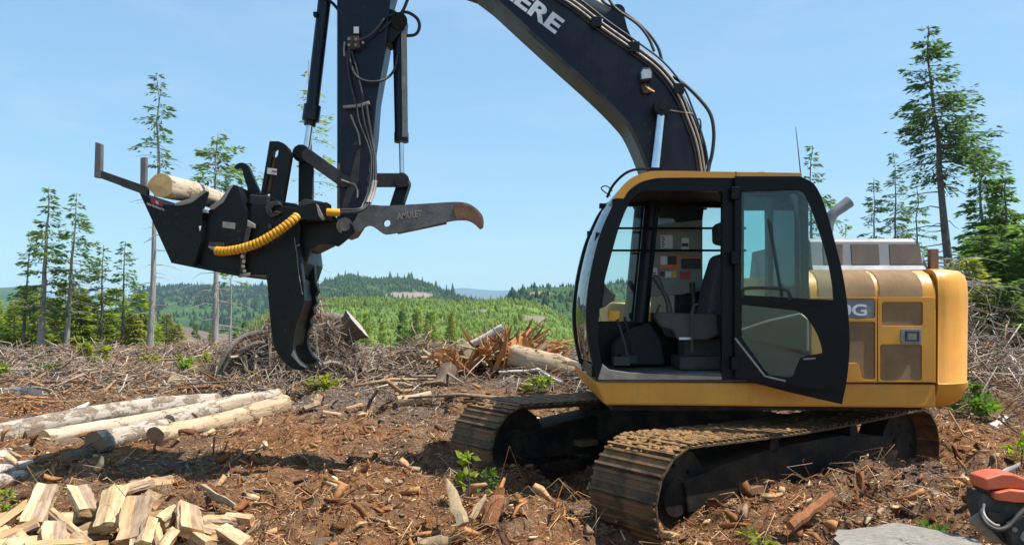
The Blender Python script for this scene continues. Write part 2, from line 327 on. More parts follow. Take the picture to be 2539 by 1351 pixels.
for side, vc in ((0, 1.0), (1, -1.06)):
    ZB = (-0.28, -0.18)[side]                            # the near track has settled deeper into the slash
    fr = MB()
    hl = TL - TH / 2; wc = ZB + TH / 2
    prof = [(-hl + 0.10, -0.13), (-hl + 0.05, 0.12), (-hl + 0.6, 0.20), (-0.5, 0.26), (0.5, 0.26), (hl - 0.35, 0.16), (hl - 0.15, -0.02), (hl - 0.3, -0.16), (0, -0.2)]
    fr.plate(prof, lambda p: T(p[0], vc + 0.20, wc + p[1]), tuple(-UN * 0.40))
    tr = fr.build('track', M['underc'], EX, bevel=0.012)
    tr['label'] = 'near crawler track with dirt on its sunlit shoes' if side == 0 else 'far crawler track in the shade under the cab'
    for k in range(NS):
        u, w, tu, tw = track_path(k * PER / NS + 0.03)
        tx = UD * tu + Vector((0, 0, tw)); ty = UN; tz = (-UD * tw + Vector((0, 0, tu)))
        tz.normalize()
        pos = T(u, vc, w) - WL[EX.name]
        mtx = Matrix((( tx.x, ty.x, tz.x, pos.x), (tx.y, ty.y, tz.y, pos.y), (tx.z, ty.z, tz.z, pos.z), (0, 0, 0, 1)))
        if tx.cross(ty).dot(tz) < 0:
            mtx = Matrix(((tx.x, -ty.x, tz.x, pos.x), (tx.y, -ty.y, tz.y, pos.y), (tx.z, -ty.z, tz.z, pos.z), (0, 0, 0, 1)))
        if shoe_me is None:
            so_ = sm.build('track_shoe', M['track']); shoe_me = so_.data
        else:
            so_ = bpy.data.objects.new('track_shoe', shoe_me); COL.objects.link(so_)
        so_.parent = tr; so_.matrix_basis = mtx
    def wheel(name, u, w, r, half, mat, hub=True):
        b = MB(); b.cyl(T(u, vc - half, w), T(u, vc + half, w), r, n=28)
        if hub:
            b.cyl(T(u, vc + half - 0.01, w), T(u, vc + half + 0.035, w), r * 0.45, r * 0.38, n=20)
            for q in range(8):
                a = q * math.pi / 4; b.cyl(T(u + math.cos(a) * r * 0.62, vc + half - .005, w + math.sin(a) * r * 0.62), T(u + math.cos(a) * r * 0.62, vc + half + 0.014, w + math.sin(a) * r * 0.62), 0.016, n=6)
        b.build(name, mat, tr, smooth=True)
    wheel('idler_wheel', -hl, wc, Rr - 0.02, 0.14, M['underc'])
    wheel('drive_sprocket', hl, wc, Rr - 0.03, 0.13, M['underc'])
    for u in np.linspace(-hl + 0.42, hl - 0.42, 7): wheel('bottom_roller', u, ZB + 0.16, 0.095, 0.25, M['underc'], False)
    for u in (-0.55, 0.75): wheel('carrier_roller', u, wc + Rr - 0.13, 0.07, 0.20, M['underc'], False)
    g = MB(); g.plate([(-hl + .35, -.29), (hl - .4, -.29), (hl - .4, -.19), (-hl + .35, -.19)], lambda p: T(p[0], vc + 0.262, wc + p[1]), tuple(-UN * 0.03)); g.build('track_guard', M['underc'], tr, bevel=.006)
    st = MB(); st.plate([(-1.05, -0.06), (-0.82, -0.06), (-0.82, 0.0), (-1.05, 0.0)], lambda p: T(p[0], vc + 0.325, wc + p[1]), tuple(-UN * 0.128)); st.build('step', M['rust'], tr, bevel=.006)
    # caked mud and bark on the top run
    rr = random.Random(5 + side); mud = MB()
    for k in range(420 if side == 0 else 120):
        s_ = abs(rr.gauss(0, .5)) if rr.random() < .6 else rr.uniform(0, 3.0)
        u, w, tu, tw = track_path(s_ - 0.25); v = vc + rr.uniform(-0.33, 0.30); L_ = rr.uniform(.02, .10); a = rr.uniform(0, 3.14)
        p = T(u, v, w + 0.028); dd = (UD * math.cos(a) + UN * math.sin(a)); ee = Vector((-dd.y, dd.x, 0)) * rr.uniform(.01, .045)
        h = Vector((0, 0, rr.uniform(.004, .022)))
        mud.add([p - dd * L_ / 2 - ee, p + dd * L_ / 2 - ee * .6, p + dd * L_ * .4 + ee, p - dd * L_ * .5 + ee * .7, p - dd * .3 * L_ + h, p + dd * .25 * L_ + h],
                [(3, 2, 1, 0), (0, 1, 5, 4), (1, 2, 5), (2, 3, 4, 5), (3, 0, 4)])
    mo = mud.build('caked_mud', pbr('caked_mud', (0.30, 0.165, 0.06), (0.19, 0.10, 0.04), 20, 0.95, bump=0.4), tr); mo['kind'] = 'stuff'
b = MB(); b.plate([(-0.75, -0.95), (0.75, -0.95), (0.55, -0.5), (0.55, 0.5), (0.75, 0.95), (-0.75, 0.95), (-0.55, 0.5), (-0.55, -0.5)], lambda p: T(p[0], p[1], 0.22), (0, 0, 0.36))
b.build('undercarriage_frame', M['underc'], EX, bevel=.02)
b = MB(); b.cyl(T(0, 0, 0.50), T(0, 0, 0.80), 0.58, n=40); b.build('swing_ring', M['underc'], EX, smooth=True)

# ---------------- upper structure
YN, YF = 6.70, 9.22                                     # near and far flank of the upper structure
b = MB(); yk = 6.73
b.plate([(1474, 945), (1500, 1004), (2322, 1011), (2322, 953)], lambda p: P(p[0], p[1], yk), (0, 2.46, 0)); b.build('platform', M['yellow'], EX, bevel=.02)
b = MB(); z0 = wz(1001, yk)
b.box((wpx(1520, yk), yk + .1, z0 - .07), (wpx(2300, yk), yk + 2.3, z0 + .03)); b.build('belly_plate', M['underc'], EX)
# engine housing: cross-section lofted along X
def house_sec(e=0.0):
    pts = [(YN + 0.02 - e, wz(948, 6.72)), (YN + 0.02 - e, wz(735, 6.72)), (YN + 0.028 - e, wz(716, 6.73) + e * .2), (YN + 0.06 - e * .9, wz(697, 6.76) + e * .5), (YN + 0.13 - e * .5, wz(681, 6.83) + e * .9), (YN + 0.24, wz(671.5, 6.94) + e)]
    return pts
def loft_x(mb, sec, xs, back=None):
    vs = []; n = len(sec)
    for x in xs:
        vs += [(x, y, z) for y, z in sec]
    fs = [(i * n + k, (i + 1) * n + k, (i + 1) * n + k + 1, i * n + k + 1) for i in range(len(xs) - 1) for k in range(n - 1)]
    mb.add(vs, fs)
HX0, HX1 = wpx(2008, 6.72), wpx(2320, 6.72)
sec = house_sec() + [(9.0, house_sec()[-1][1]), (9.18, wz(735, 6.72)), (9.18, wz(948, 6.72))]
b = MB(); n = len(sec)
vs = [(x, y, z) for x in (HX0, HX1) for y, z in sec]
b.add(vs, [(k, k + n, (k + 1) % n + n, (k + 1) % n) for k in range(n)] + [tuple(range(n)), tuple(range(2 * n - 1, n - 1, -1))])
hous = b.build('engine_housing', M['yellow'], EX, smooth=35)
def flank(px0, px1, py0, py1, e, cut=None, r=6):
    """panel lying on the housing's flank, e metres proud"""
    Y = YN + 0.02 - e
    pts = []
    for cx_, cy_, a0 in ((px1 - r, py0 + r, -90), (px1 - r, py1 - r, 0), (px0 + r, py1 - r, 90), (px0 + r, py0 + r, 180)):
        for k in range(4):
            a = R(a0 + k * 30); pts.append((cx_ + r * math.cos(a), cy_ + r * math.sin(a)))
    return (cut or pts), Y
def flank_panel(name, mat, px0, px1, py0, py1, e=0.004, cut=None, bevel=0.002, depth=None):
    b = MB(); pts, Y = flank(px0, px1, py0, py1, e, cut); b.pxplate(pts, Y, (depth or e) + 0.002); return b.build(name, mat, EX if name != 'pull' else latch, bevel=bevel)
# raised door skins, leaving recessed grilles
def skin(px0, px1, py0, py1, holes):
    b = MB(); pts, Y = flank(px0, px1, py0, py1, 0.016, r=4)
    hs = [flank(*h[:4], 0.016, cut=h[4] if len(h) > 4 else None, r=7)[0] for h in holes]
    b.pxplate(pts, Y, 0.014, hs); return b.build('side_door', M['yellow'], EX, bevel=.003)
cutE = [(2090, 797), (2166, 797), (2170, 801), (2170, 937), (2166, 941), (2140, 941), (2136, 936), (2130, 905), (2124, 900), (2090, 900)]
skin(2012, 2174, 737, 946, [(2015, 2170, 740, 790), (2090, 2170, 797, 941, cutE)])
skin(2177, 2318, 737, 946, [(2186, 2288, 748, 808), (2182, 2286, 853, 944)])
for a in ((2188, 2286, 750, 806), (2184, 2284, 855, 942)): flank_panel('vent_grille', M['vent'], *a, e=.006)
b = MB(); b.pxplate([(2092, 799), (2168, 799), (2168, 939), (2141, 939), (2132, 903), (2092, 898)], YN + .014, .008); b.build('vent_grille', M['vent'], EX)
# grilles on the rounded shoulder
for x0, x1 in ((2030, 2170), (2181, 2288)):
    b = MB(); loft_x(b, house_sec(0.006)[1:], [wpx(x0, 6.72), wpx(x1, 6.72)]); b.build('shoulder_grille', M['vent'], EX, smooth=True)
np_ = flank_panel('name_plate', M['greyplate'], 2017, 2168, 742, 789, e=0.012)
text_obj('0G', 'lettering', M['white'], np_, P(2084, 783, YN + .0065), (1, 0, 0), (0, 0, 1), (2149 - 2084) / F * YN, 29 / F * YN, .004, 0.02)
latch = flank_panel('door_latch', M['silver'], 2234, 2285, 815, 852, e=0.024)
b = MB(); b.pxplate([(2246, 821), (2280, 821), (2280, 846), (2246, 846)], YN - .012, .01, [[(2251, 825), (2275, 825), (2275, 842), (2251, 842)]]); b.build('pull', M['ink'], latch)
b = MB(); b.pxplate([(2251, 825), (2275, 825), (2275, 842), (2251, 842)], YN - .006, .006); b.build('pull', M['baresteel'], latch)
# silver hood on top
hs = MB(); zt = wz(590, 7.05); zb_ = house_sec()[-1][1] + .004
hx0, hx1 = wpx(2008, 7.05), wpx(2300, 7.05)
pr = [(6.98, zb_), (7.01, zb_ + .05), (7.06, zt - .03), (7.10, zt), (8.75, zt), (8.85, zb_)]; n = len(pr)
vs = [(x, y, z) for x in (hx0, hx1 - .04) for y, z in pr] 
vs = [(hx0, y, z) for y, z in pr] + [(hx1 - .05 - (.06 if z > zt - .04 else 0), y, z) for y, z in pr] + [(hx1 + (0.0 if z < zt - .04 else -.10), y + .05, z) for y, z in pr]
fs = []
for i in range(2):
    fs += [(i * n + k, (i + 1) * n + k, (i + 1) * n + (k + 1) % n, i * n + (k + 1) % n) for k in range(n)]
fs += [tuple(range(n)), tuple(range(3 * n - 1, 2 * n - 1, -1))]
hs.add(vs, fs); hood = hs.build('engine_hood', M['silver'], EX, bevel=.008)
for x0, x1, sh in ((2040, 2090, 0), (2110, 2182, 4), (2205, 2287, 7)):
    b = MB(); b.plate([(x0, 605), (x1 - sh, 605), (x1, 655), (x0 + 3, 655)], lambda p: P(p[0], p[1], 7.005 + .05 * (wz(p[1], 7.03) - zb_ - .05) / (zt - zb_ - .08)), (0, .012, 0)); b.build('hood_vent', M['hoodvent'], hood, bevel=.002)
b = MB(); b.box((wpx(2308, 7.0), 7.0, zb_ - .05), (wpx(2328, 7.0), 7.06, wz(617, 7.0))); b.build('hood_post', M['rust'], EX, bevel=.004)
b = MB(); b.tube([P(2050, 640, 7.6), P(2052, 575, 7.6), P(2062, 535, 7.6), P(2090, 512, 7.6), P(2106, 500, 7.6)], [.050, .050, .052, .056, .06], 18, smooth=6); b.build('exhaust_pipe', M['silver'], EX, smooth=True)
# counterweight: rounded plan extruded, edges eased
cw = []; x0, x1 = wpx(2326, 6.72), 4.21
for p in cat([(6.715, x0), (6.72, x0 + .10), (6.80, x0 + .27), (7.02, x0 + .43), (7.45, x1 - .02), (7.97, x1 + .02)], 5): cw.append((p[1], p[0]))
cw += [(x, 2 * 7.97 - y) for x, y in reversed(cw[:-1])]
zl, zh = wz(1012, 6.75), wz(668, 6.95)
lev = [(zl, .17), (zl + .06, .07), (zl + .16, .015), (wz(952, 6.72), 0.0), (wz(950, 6.72) + .006, .012), (wz(735, 6.72), .0), (zh - .12, .01), (zh - .05, .04), (zh - .012, .10), (zh, .18)]
b = MB(); cx0, cy0 = x0, 7.97; n = len(cw); vs = []
for z, ins in lev:
    for x, y in cw:
        q = Vector((x - cx0, y - cy0)); l = q.length; s_ = (l - ins) / l
        vs.append((cx0 + (x - cx0) * s_ if x > x0 + .001 else x, cy0 + (y - cy0) * s_, z))
fs = [(i * n + k, i * n + (k + 1) % n, (i + 1) * n + (k + 1) % n, (i + 1) * n + k) for i in range(len(lev) - 1) for k in range(n)]
fs += [tuple(range(n)), tuple(range(len(vs) - 1, len(vs) - n - 1, -1))]
b.add(vs, fs); b.build('counterweight', M['yellow'], EX, smooth=50)
# right-hand tank behind the boom, seen past the cab
b = MB(); b.box((1.05, 8.35, .98), (2.5, 9.18, 1.72)); b.build('fuel_tank', M['yellow'], EX, bevel=.05, bseg=3)
b = MB(); b.box((1.62, 7.72, .97), (2.62, 8.3, 1.45)); b.box((1.5, 7.72, .95), (1.95, 7.77, 1.9)); b.box((1.5, 8.25, .95), (1.95, 8.3, 1.9)); b.build('boom_bracket', M['underc'], EX, bevel=.01)

# ---------------- cab
YC = 7.72
Ao = [(1478, 941), (1460, 859), (1453, 790), (1457, 721), (1469, 652), (1487, 583), (1510, 528), (1530, 490), (1556, 461), (1590, 446), (1640, 440)]
Ai = [(1592, 474), (1562, 502), (1538, 556), (1519, 620), (1499, 698), (1487, 770), (1483, 830), (1486, 870), (1494, 902), (1512, 916)]
Aos = [tuple(p) for p in cat(Ao, 4)]; Ais = [tuple(p) for p in cat(Ai, 4)]
outer = Aos + [(1985, 441), (1998, 452), (2004, 480), (2006, 700), (2006, 943)]
door_open = Ais + [(1560, 922), (1700, 930), (1790, 932), (1792, 480), (1786, 474)]
rear_win = [(1845, 480), (1975, 478), (1985, 486), (1988, 745), (1845, 745)]
b = MB(); b.pxplate(outer, YN, .07, [door_open, rear_win]); cabo = b.build('cab_frame', M['cabblack'], EX, bevel=.012)
# the same outline on the far side, in world metres
def w2(p, Y0=YN): return (wpx(p[0], Y0), wz(p[1], Y0))
FO = [w2(p) for p in outer]
farw = [w2(p) for p in Ais[:28]] + [w2(p) for p in ((1500, 800), (1888, 800), (1888, 478))]
b = MB(); b.plate(FO, lambda p: (p[0] + (-.03 if p[0] < 1.0 else 0), YC - .06, p[1]), (0, .06, 0), [farw, [w2(p) for p in ((1908, 485), (1990, 485), (1994, 730), (1908, 730))]])
b.build('cab_far_side', M['cabblack'], EX, bevel=.01)
b = MB(); b.plate(farw, lambda p: (p[0], YC - .03, p[1]), (0, .006, 0)); b.build('far_window', M['glass'], EX)
for py in (566, 621):
    b = MB(); b.cyl(P(1512, py, 7.50), P(1850, py, 7.50), .011, n=8); b.build('guard_bar', M['cabblack'], EX)
# windshield: strip between the near and far front pillars
def cs(lst, a, b_): return lst[a:b_]
wsv = []; fr = [w2(p) for p in Aos[2:34]]
wn = len(fr); b = MB(); vs = []
for j, (y, dx) in enumerate(((YN + .04, 0.004), (7.0, -.035), (7.21, -.045), (7.42, -.045), (YC - .04, -.02))):
    vs += [(x + dx + .012, y, z) for x, z in fr]
b.add(vs, [(j * wn + k, j * wn + k + 1, (j + 1) * wn + k + 1, (j + 1) * wn + k) for j in range(4) for k in range(wn - 1)])
b.build('windshield', M['windshield'], EX, smooth=True)
# far front pillar and front cross bars
b = MB(); fo = [w2(p) for p in Aos[1:38]]; fi = [(x + .045 + .02 * abs(z - 1.7), z) for x, z in fo]
b.plate(fo + fi[::-1], lambda p: (p[0] - .045, YC - .10, p[1]), (0, .10, 0)); b.build('front_pillar', M['cabblack'], EX, bevel=.008)
for py, h in ((928, .10), (500, .05)):
    q = min(Aos, key=lambda a: abs(a[1] - py)); x, z = w2(q); b = MB(); b.box((x - .02, YN + .03, z - h / 2), (x + .05, YC - .03, z + h / 2)); b.build('cross_bar', M['cabblack'], EX, bevel=.01)
b = MB(); b.tube([P(1480, 575, 6.9), P(1470, 640, 6.95), P(1463, 705, 7.0), P(1460, 770, 7.05)], .009, 6, smooth=3); b.box((wpx(1450, 7.1), 7.0, wz(700, 7.1)), (wpx(1456, 7.1), 7.2, wz(690, 7.1))); b.build('wiper', M['cabblack'], EX)
for px, py in ((1493, 512), (1463, 580), (1440, 668), (1426, 770)):
    b = MB(); b.box((wpx(px - 8, 7.72), 7.66, wz(py + 6, 7.72)), (wpx(px + 8, 7.72), 7.72, wz(py - 6, 7.72))); b.build('window_clip', M['cabblack'], EX, bevel=.004)
# roof
ro = [tuple(p) for p in cat([(1988, 429), (1800, 426), (1640, 424), (1600, 428), (1565, 442), (1540, 465), (1526, 492)], 5)]
ri = [tuple(p) for p in cat([(1547, 492), (1560, 472), (1585, 454), (1612, 445), (1650, 441), (1800, 441), (1988, 443)], 5)]
b = MB(); b.plate(ro + ri, lambda p: P(p[0], p[1], YN - .012), (0, 1.06, 0)); b.build('cab_roof', M['yellow'], EX, bevel=.012)
b = MB(); x0, z0 = w2((1650, 443)); x1, _ = w2((1985, 443)); b.box((x0 - .15, YN + .05, z0 - .07), (x1, YC - .05, z0 - .006)); b.build('headliner', M['interior'], EX)
b = MB(); zr = wz(424.6, YN); b.box((wpx(1823, YN), YN - .013, zr - .05), (wpx(1825, YN), YC, zr - .004)); b.build('roof_seam', M['ink'], EX)
b = MB(); b.tube([(wpx(1878, 6.9), 6.9, zr - .01), (wpx(1880, 6.9), 6.9, zr + .025), (wpx(1895, 6.9), 6.9, zr + .025), (wpx(1897, 6.9), 6.9, zr - .01)], .007, 6); b.build('roof_handle', M['ink'], EX)
b = MB(); b.tube([P(1505, 490, 6.85), P(1520, 460, 6.85), P(1548, 432, 6.85), P(1580, 420, 6.85), P(1630, 421, 6.85)], .012, 8, smooth=4); b.box((wpx(1612, 6.85), 6.82, wz(432, 6.85)), (wpx(1640, 6.85), 6.88, wz(417, 6.85))); b.build('grab_rail', M['cabblack'], EX, smooth=True)
b = MB(); b.tube([P(1514, 486, 6.9), P(1494, 472, 6.9), P(1492, 464, 6.9), P(1506, 462, 6.9), P(1518, 474, 6.9)], .006, 6, smooth=3); b.build('mirror_loop', M['cabblack'], EX)
b = MB(); b.tube([P(1985, 428, 7.5), P(1980, 380, 7.5), P(1973, 315, 7.5)], [.006, .005, .003], 5); b.build('antenna', M['ink'], EX)
# floor, rear wall, interior
x0 = wpx(1482, YN) + .03; x1 = wpx(2000, YN); zf = wz(940, YN)
b = MB(); b.box((x0, YN + .01, zf - .02), (x1, YC - .01, zf + .05)); b.build('cab_floor', M['mat'], EX)
b = MB(); b.plate([(1494, 902), (1510, 916), (1560, 923), (1700, 930), (1790, 933), (1790, 941), (1482, 941)], lambda p: P(p[0], p[1], YN - .004), (0, .1, 0)); b.build('door_sill', M['baresteel'], EX, bevel=.004)
b = MB(); rw = [(YN + .08, wz(941, YN)), (YC - .06, wz(941, YN)), (YC - .06, wz(450, YN)), (YN + .08, wz(450, YN))]; h = [(YN + .16, 1.62), (YC - .14, 1.62), (YC - .14, 2.62), (YN + .16, 2.62)]
b.plate(rw, lambda p: (x1 - .05, p[0], p[1]), (.05, 0, 0), [h]); b.build('cab_rear_wall', M['interior'], EX, bevel=.006)
b = MB(); b.plate(h, lambda p: (x1 - .02, p[0], p[1]), (.006, 0, 0)); b.build('rear_window', M['glassteal'], EX)
b = MB(); b.pxplate(rear_win, YN + .03, .006); b.build('side_window', M['glassteal'], EX)
# far interior wall with the sticker panel
Yp = 7.60
b = MB(); b.pxplate([(1602, 560), (1742, 545), (1742, 720), (1690, 730), (1602, 735)], Yp, .03); pan = b.build('sticker_panel', M['panel'], EX, bevel=.004)
def sticker(mat, x0, y0, x1, y1, k=1, name='sticker'):
    b = MB(); b.pxplate([(x0, y0), (x1, y0), (x1, y1), (x0, y1)], Yp - .004 * k, .003); return b.build(name, mat, pan)
sticker(M['paper'], 1638, 583, 1668, 616); sticker(M['paper'], 1690, 590, 1708, 618); sticker(M['ink'], 1691, 603, 1707, 611, 2)
for q in range(5): sticker(M['ink'], 1641, 586 + q * 6, 1646 + (q % 2) * 3, 589 + q * 6, 2)
sticker(M['orangedecal'], 1636, 633, 1686, 666); sticker(M['paper'], 1638, 635, 1654, 656, 2); sticker(M['ink'], 1656, 635, 1678, 656, 2)
sticker(M['orangedecal'], 1689, 634, 1738, 640); sticker(M['ink'], 1689, 641, 1738, 667); sticker(M['red'], 1686, 672, 1712, 692)
sticker(M['paper'], 1604, 664, 1630, 684); sticker(M['ink'], 1606, 675, 1627, 678, 2); sticker(M['paper'], 1650, 673, 1665, 688); sticker(M['ink'], 1636, 673, 1648, 685); sticker(M['hoseyellow'], 1667, 672, 1677, 688)
sticker(M['paper'], 1604, 700, 1614, 724)
# seat
sx = lambda p, Y=7.2: wpx(p, Y)
st = empty('seat', (sx(1720), 7.2, zf + .05)); st.parent = EX; st.location = Vector((sx(1720), 7.2, zf + .05)) - WL[EX.name]
b = MB(); b.box((sx(1680), 6.98, wz(835, 7.2)), (sx(1800), 7.45, wz(785, 7.2))); b.build('cushion', M['seat'], st, bevel=.04, bseg=3)
b = MB(); b.plate([(1752, 790), (1800, 790), (1822, 640), (1812, 622), (1790, 630), (1768, 700)], lambda p: P(p[0], p[1], 6.98), (0, .46, 0)); b.build('backrest', M['seatdark'], st, bevel=.035, bseg=3)
b = MB(); b.plate([(1782, 600), (1806, 606), (1812, 556), (1796, 545), (1781, 556)], lambda p: P(p[0], p[1], 7.08), (0, .26, 0)); b.build('headrest', M['seatdark'], st, bevel=.03, bseg=3)
b = MB(); b.box((sx(1674), 7.0, zf + .05), (sx(1790), 7.42, wz(880, 7.2))); b.build('suspension_base', M['seat'], st, bevel=.025)
b = MB(); b.box((sx(1690), 7.08, wz(880, 7.2)), (sx(1780), 7.36, wz(840, 7.2))); b.build('bellows', M['seatdark'], st)
b = MB(); b.plate([(1622, 785), (1630, 773), (1690, 776), (1780, 778), (1785, 830), (1760, 842), (1680, 842), (1668, 818), (1640, 812)], lambda p: P(p[0], p[1], 6.90), (0, .10, 0)); con = b.build('side_console', M['seat'], EX, bevel=.025, bseg=3)
b = MB(); b.pxplate([(1684, 836), (1716, 836), (1716, 842), (1684, 842)], 6.893, .006); b.build('sticker', M['paper'], con)
b = MB(); b.plate([(1625, 780), (1700, 780), (1710, 840), (1650, 835)], lambda p: P(p[0], p[1], 7.46), (0, .12, 0)); b.build('far_console', M['seat'], EX, bevel=.02)
b = MB(); b.tube([P(1660, 775, 6.95), P(1655, 745, 6.95), P(1640, 715, 6.95)], [.03, .022, .02], 10, smooth=3); b.tube([P(1640, 715, 6.95), P(1628, 692, 6.95), P(1618, 684, 6.95)], [.026, .032, .02], 10, smooth=3); b.build('joystick', M['ink'], EX, smooth=True)
b = MB(); b.tube([P(1722, 775, 7.5), P(1720, 740, 7.5), P(1716, 700, 7.5)], [.03, .02, .03], 10, smooth=3); b.build('joystick', M['ink'], EX, smooth=True)
b = MB(); b.tube([P(1716, 872, 6.86), P(1716, 770, 6.86), P(1722, 756, 6.86), P(1730, 754, 6.86)], .011, 8); b.build('safety_lever', M['ink'], EX)
for q, (px, py) in enumerate(((1530, 820), (1548, 815))):
    b = MB(); b.tube([P(px + 30, 905, 7.0 + q * .3), P(px + 18, 850, 7.0 + q * .3), P(px, py - 30, 7.0 + q * .3)], .012, 6); b.box((wpx(px - 10, 7.0 + q * .3), 6.95 + q * .3, wz(905, 7)), (wpx(px + 30, 7.0 + q * .3), 7.1 + q * .3, wz(885, 7))); b.build('travel_pedal', M['ink'], EX)
b = MB(); b.plate([(1520, 905), (1520, 850), (1560, 820), (1610, 800), (1640, 845), (1650, 905)], lambda p: P(p[0], p[1], 7.40), (0, .2, 0)); b.build('far_kick_panel', M['interior'], EX, bevel=.02)
b = MB(); b.plate([(1497, 700), (1508, 715), (1528, 730), (1522, 745), (1500, 760), (1490, 765)], lambda p: P(p[0], p[1], 6.74), (0, .12, 0)); b.build('monitor', M['ink'], EX, bevel=.01)
b = MB(); b.pxplate([(1508, 770), (1536, 770), (1536, 788), (1524, 796), (1508, 792)], 6.9, .04); b.build('amber_tag', M['hoseyellow'], EX, bevel=.006)
# ---------------- open door
def YD(px): return 6.655 - (px - 1820) / 285.0 * 0.36
dm = lambda p: P(p[0], p[1], YD(p[0]))
dn = Vector((0.36, 0.93, 0)).normalized() * .05
do_ = [tuple(p) for p in cat([(1985, 437), (2020, 458), (2045, 510), (2068, 590), (2090, 680), (2103, 770), (2107, 860), (2100, 940), (2088, 1002)], 4)]
douter = [(1822, 437)] + do_ + [(1960, 973), (1822, 936)]
h1 = [(1838, 474), (1978, 470)] + [tuple(p) for p in cat([(1992, 476), (2010, 515), (2030, 572), (2050, 640), (2062, 700), (2066, 744)], 3)] + [(1836, 731)]
h2 = [(1838, 755), (1975, 770)] + [tuple(p) for p in cat([(1995, 782), (2015, 808), (2030, 838), (2038, 866), (2038, 876)], 3)] + [(2000, 882), (1984, 888), (1976, 905), (1968, 928), (1958, 936), (1908, 930), (1895, 918), (1838, 838)]
b = MB(); b.plate(douter, dm, dn, [h1, h2]); door = b.build('cab_door', M['cabblack'], EX, bevel=.01)
door['label'] = 'black framed cab door swung open against the engine housing'
b = MB(); b.plate(h1, lambda p: dm(p) + dn * .5, dn * .1); b.build('upper_pane', M['glass'], door)
b = MB(); b.plate(h2, lambda p: dm(p) + dn * .5, dn * .1); b.build('lower_pane', M['glass'], door)
b = MB(); b.tube([dm((1905, 545)) - dn, dm((1922, 640)) - dn * .8, dm((1938, 735)) - dn * .5], .012, 6); b.build('door_brace', M['ink'], door)
b = MB(); b.tube([dm((1842, 735)) - dn * .2, dm((1846, 716)) - dn, dm((1900, 714)) - dn, dm((1945, 718)) - dn, dm((1957, 730)) - dn * .8, dm((1958, 744)) - dn * .2], .013, 8, smooth=4); b.build('door_handle', M['ink'], door, smooth=True)
b = MB(); b.tube([dm((1823, 838)) - dn * .25, dm((1897, 932)) - dn * .25, dm((1948, 944)) - dn * .25], .010, 6); b.build('door_trim', M['baresteel'], door)
b = MB(); b.tube([dm((1992, 890)) - dn * .25, dm((2022, 888)) - dn * .25], .008, 6); b.build('door_trim', M['baresteel'], door)
b = MB(); b.tube([dm((1838, 818)) + dn * 1.6, dm((1900, 797)) + dn * 1.6, dm((1985, 778)) + dn * 1.6, dm((2002, 792)) + dn * 1.6, dm((2002, 870)) + dn * 1.6], .013, 6); b.build('inner_rail', M['baresteel'], door)
for py in (480, 640, 900):
    b = MB(); b.box((wpx(1812, 6.65), 6.62, wz(py + 16, 6.65)), (wpx(1832, 6.65), 6.70, wz(py - 16, 6.65))); b.build('hinge', M['cabblack'], door, bevel=.006)

# ---------------- boom
bl = [(1222, 0), (1310, 81), (1375, 140), (1473, 228), (1532, 287), (1564, 329), (1600, 414), (1625, 500), (1650, 600), (1668, 690)]
bu = [(1712, 700), (1740, 560), (1752, 420), (1742, 350), (1722, 290), (1690, 225), (1640, 160), (1560, 100), (1480, 45), (1410, 0), (1320, -60), (1200, -130), (1050, -175), (900, -185)]
bt = [(868, -155), (866, -115), (905, -85), (1000, -72), (1100, -60), (1180, -32)]
YB = 7.73
b = MB(); bo_ = [tuple(p) for p in cat(bl, 4)] + [tuple(p) for p in cat(bu, 4)] + bt
b.pxplate(bo_, YB, .44); boom = b.build('boom', M['boom'], EX, bevel=.012)
# flange along the lower edge
b = MB(); q = cat(bl[:8], 4); b.plate([tuple(p) for p in q] + [(p[0] + 7, p[1] - 6) for p in q[::-1]], lambda p: P(p[0], p[1], YB - .006), (0, .008, 0)); b.build('weld_seam', M['steel'], boom)
b = MB(); b.cyl(P(1690, 690, YB - .06), P(1690, 690, YB - .06) + Vector((0, .56, 0)), .09, n=24); b.build('foot_pin', M['steel'], boom, smooth=True)
ang = R(37.0); xd = Vector((math.cos(ang), 0, -math.sin(ang))); yd = Vector((math.sin(ang), 0, math.cos(ang)))
tw_ = 232 / F * YB
text_obj('DEERE', 'lettering', M['white'], boom, P(1376, 86, YB - .004) - xd * tw_, xd, yd, tw_, 42 / F * YB, .004, 0.035)
# boom cylinder
Yr = 7.62
piv = P(1640, 268, Yr); bas = P(1588, 800, Yr); dr = (bas - piv).normalized(); ln = (bas - piv).length
for k, yy in enumerate((7.62, 8.28)):
    dy = Vector((0, yy - Yr, 0)); cyl_ = empty('boom_cylinder', piv + dy); cyl_.parent = EX; cyl_.location = piv + dy - WL[EX.name]
    b = MB(); b.cyl(piv + dy, piv + dy + dr * ln * .5, .043, n=18); b.build('rod', M['chrome'], cyl_, smooth=True)
    b = MB(); b.cyl(piv + dy + dr * ln * .40, bas + dy, .075, n=20); b.cyl(piv + dy + dr * ln * .385, piv + dy + dr * ln * .43, .09, n=20); b.build('barrel', M['boom'], cyl_, smooth=True)
    b = MB(); b.cyl(piv + dy - Vector((0, .07, 0)), piv + dy + Vector((0, .07, 0)), .085, n=20); b.cyl(piv + dy - Vector((0, .085, 0)), piv + dy - Vector((0, .07, 0)), .04, n=12); b.build('rod_eye', M['black'], cyl_, smooth=True)
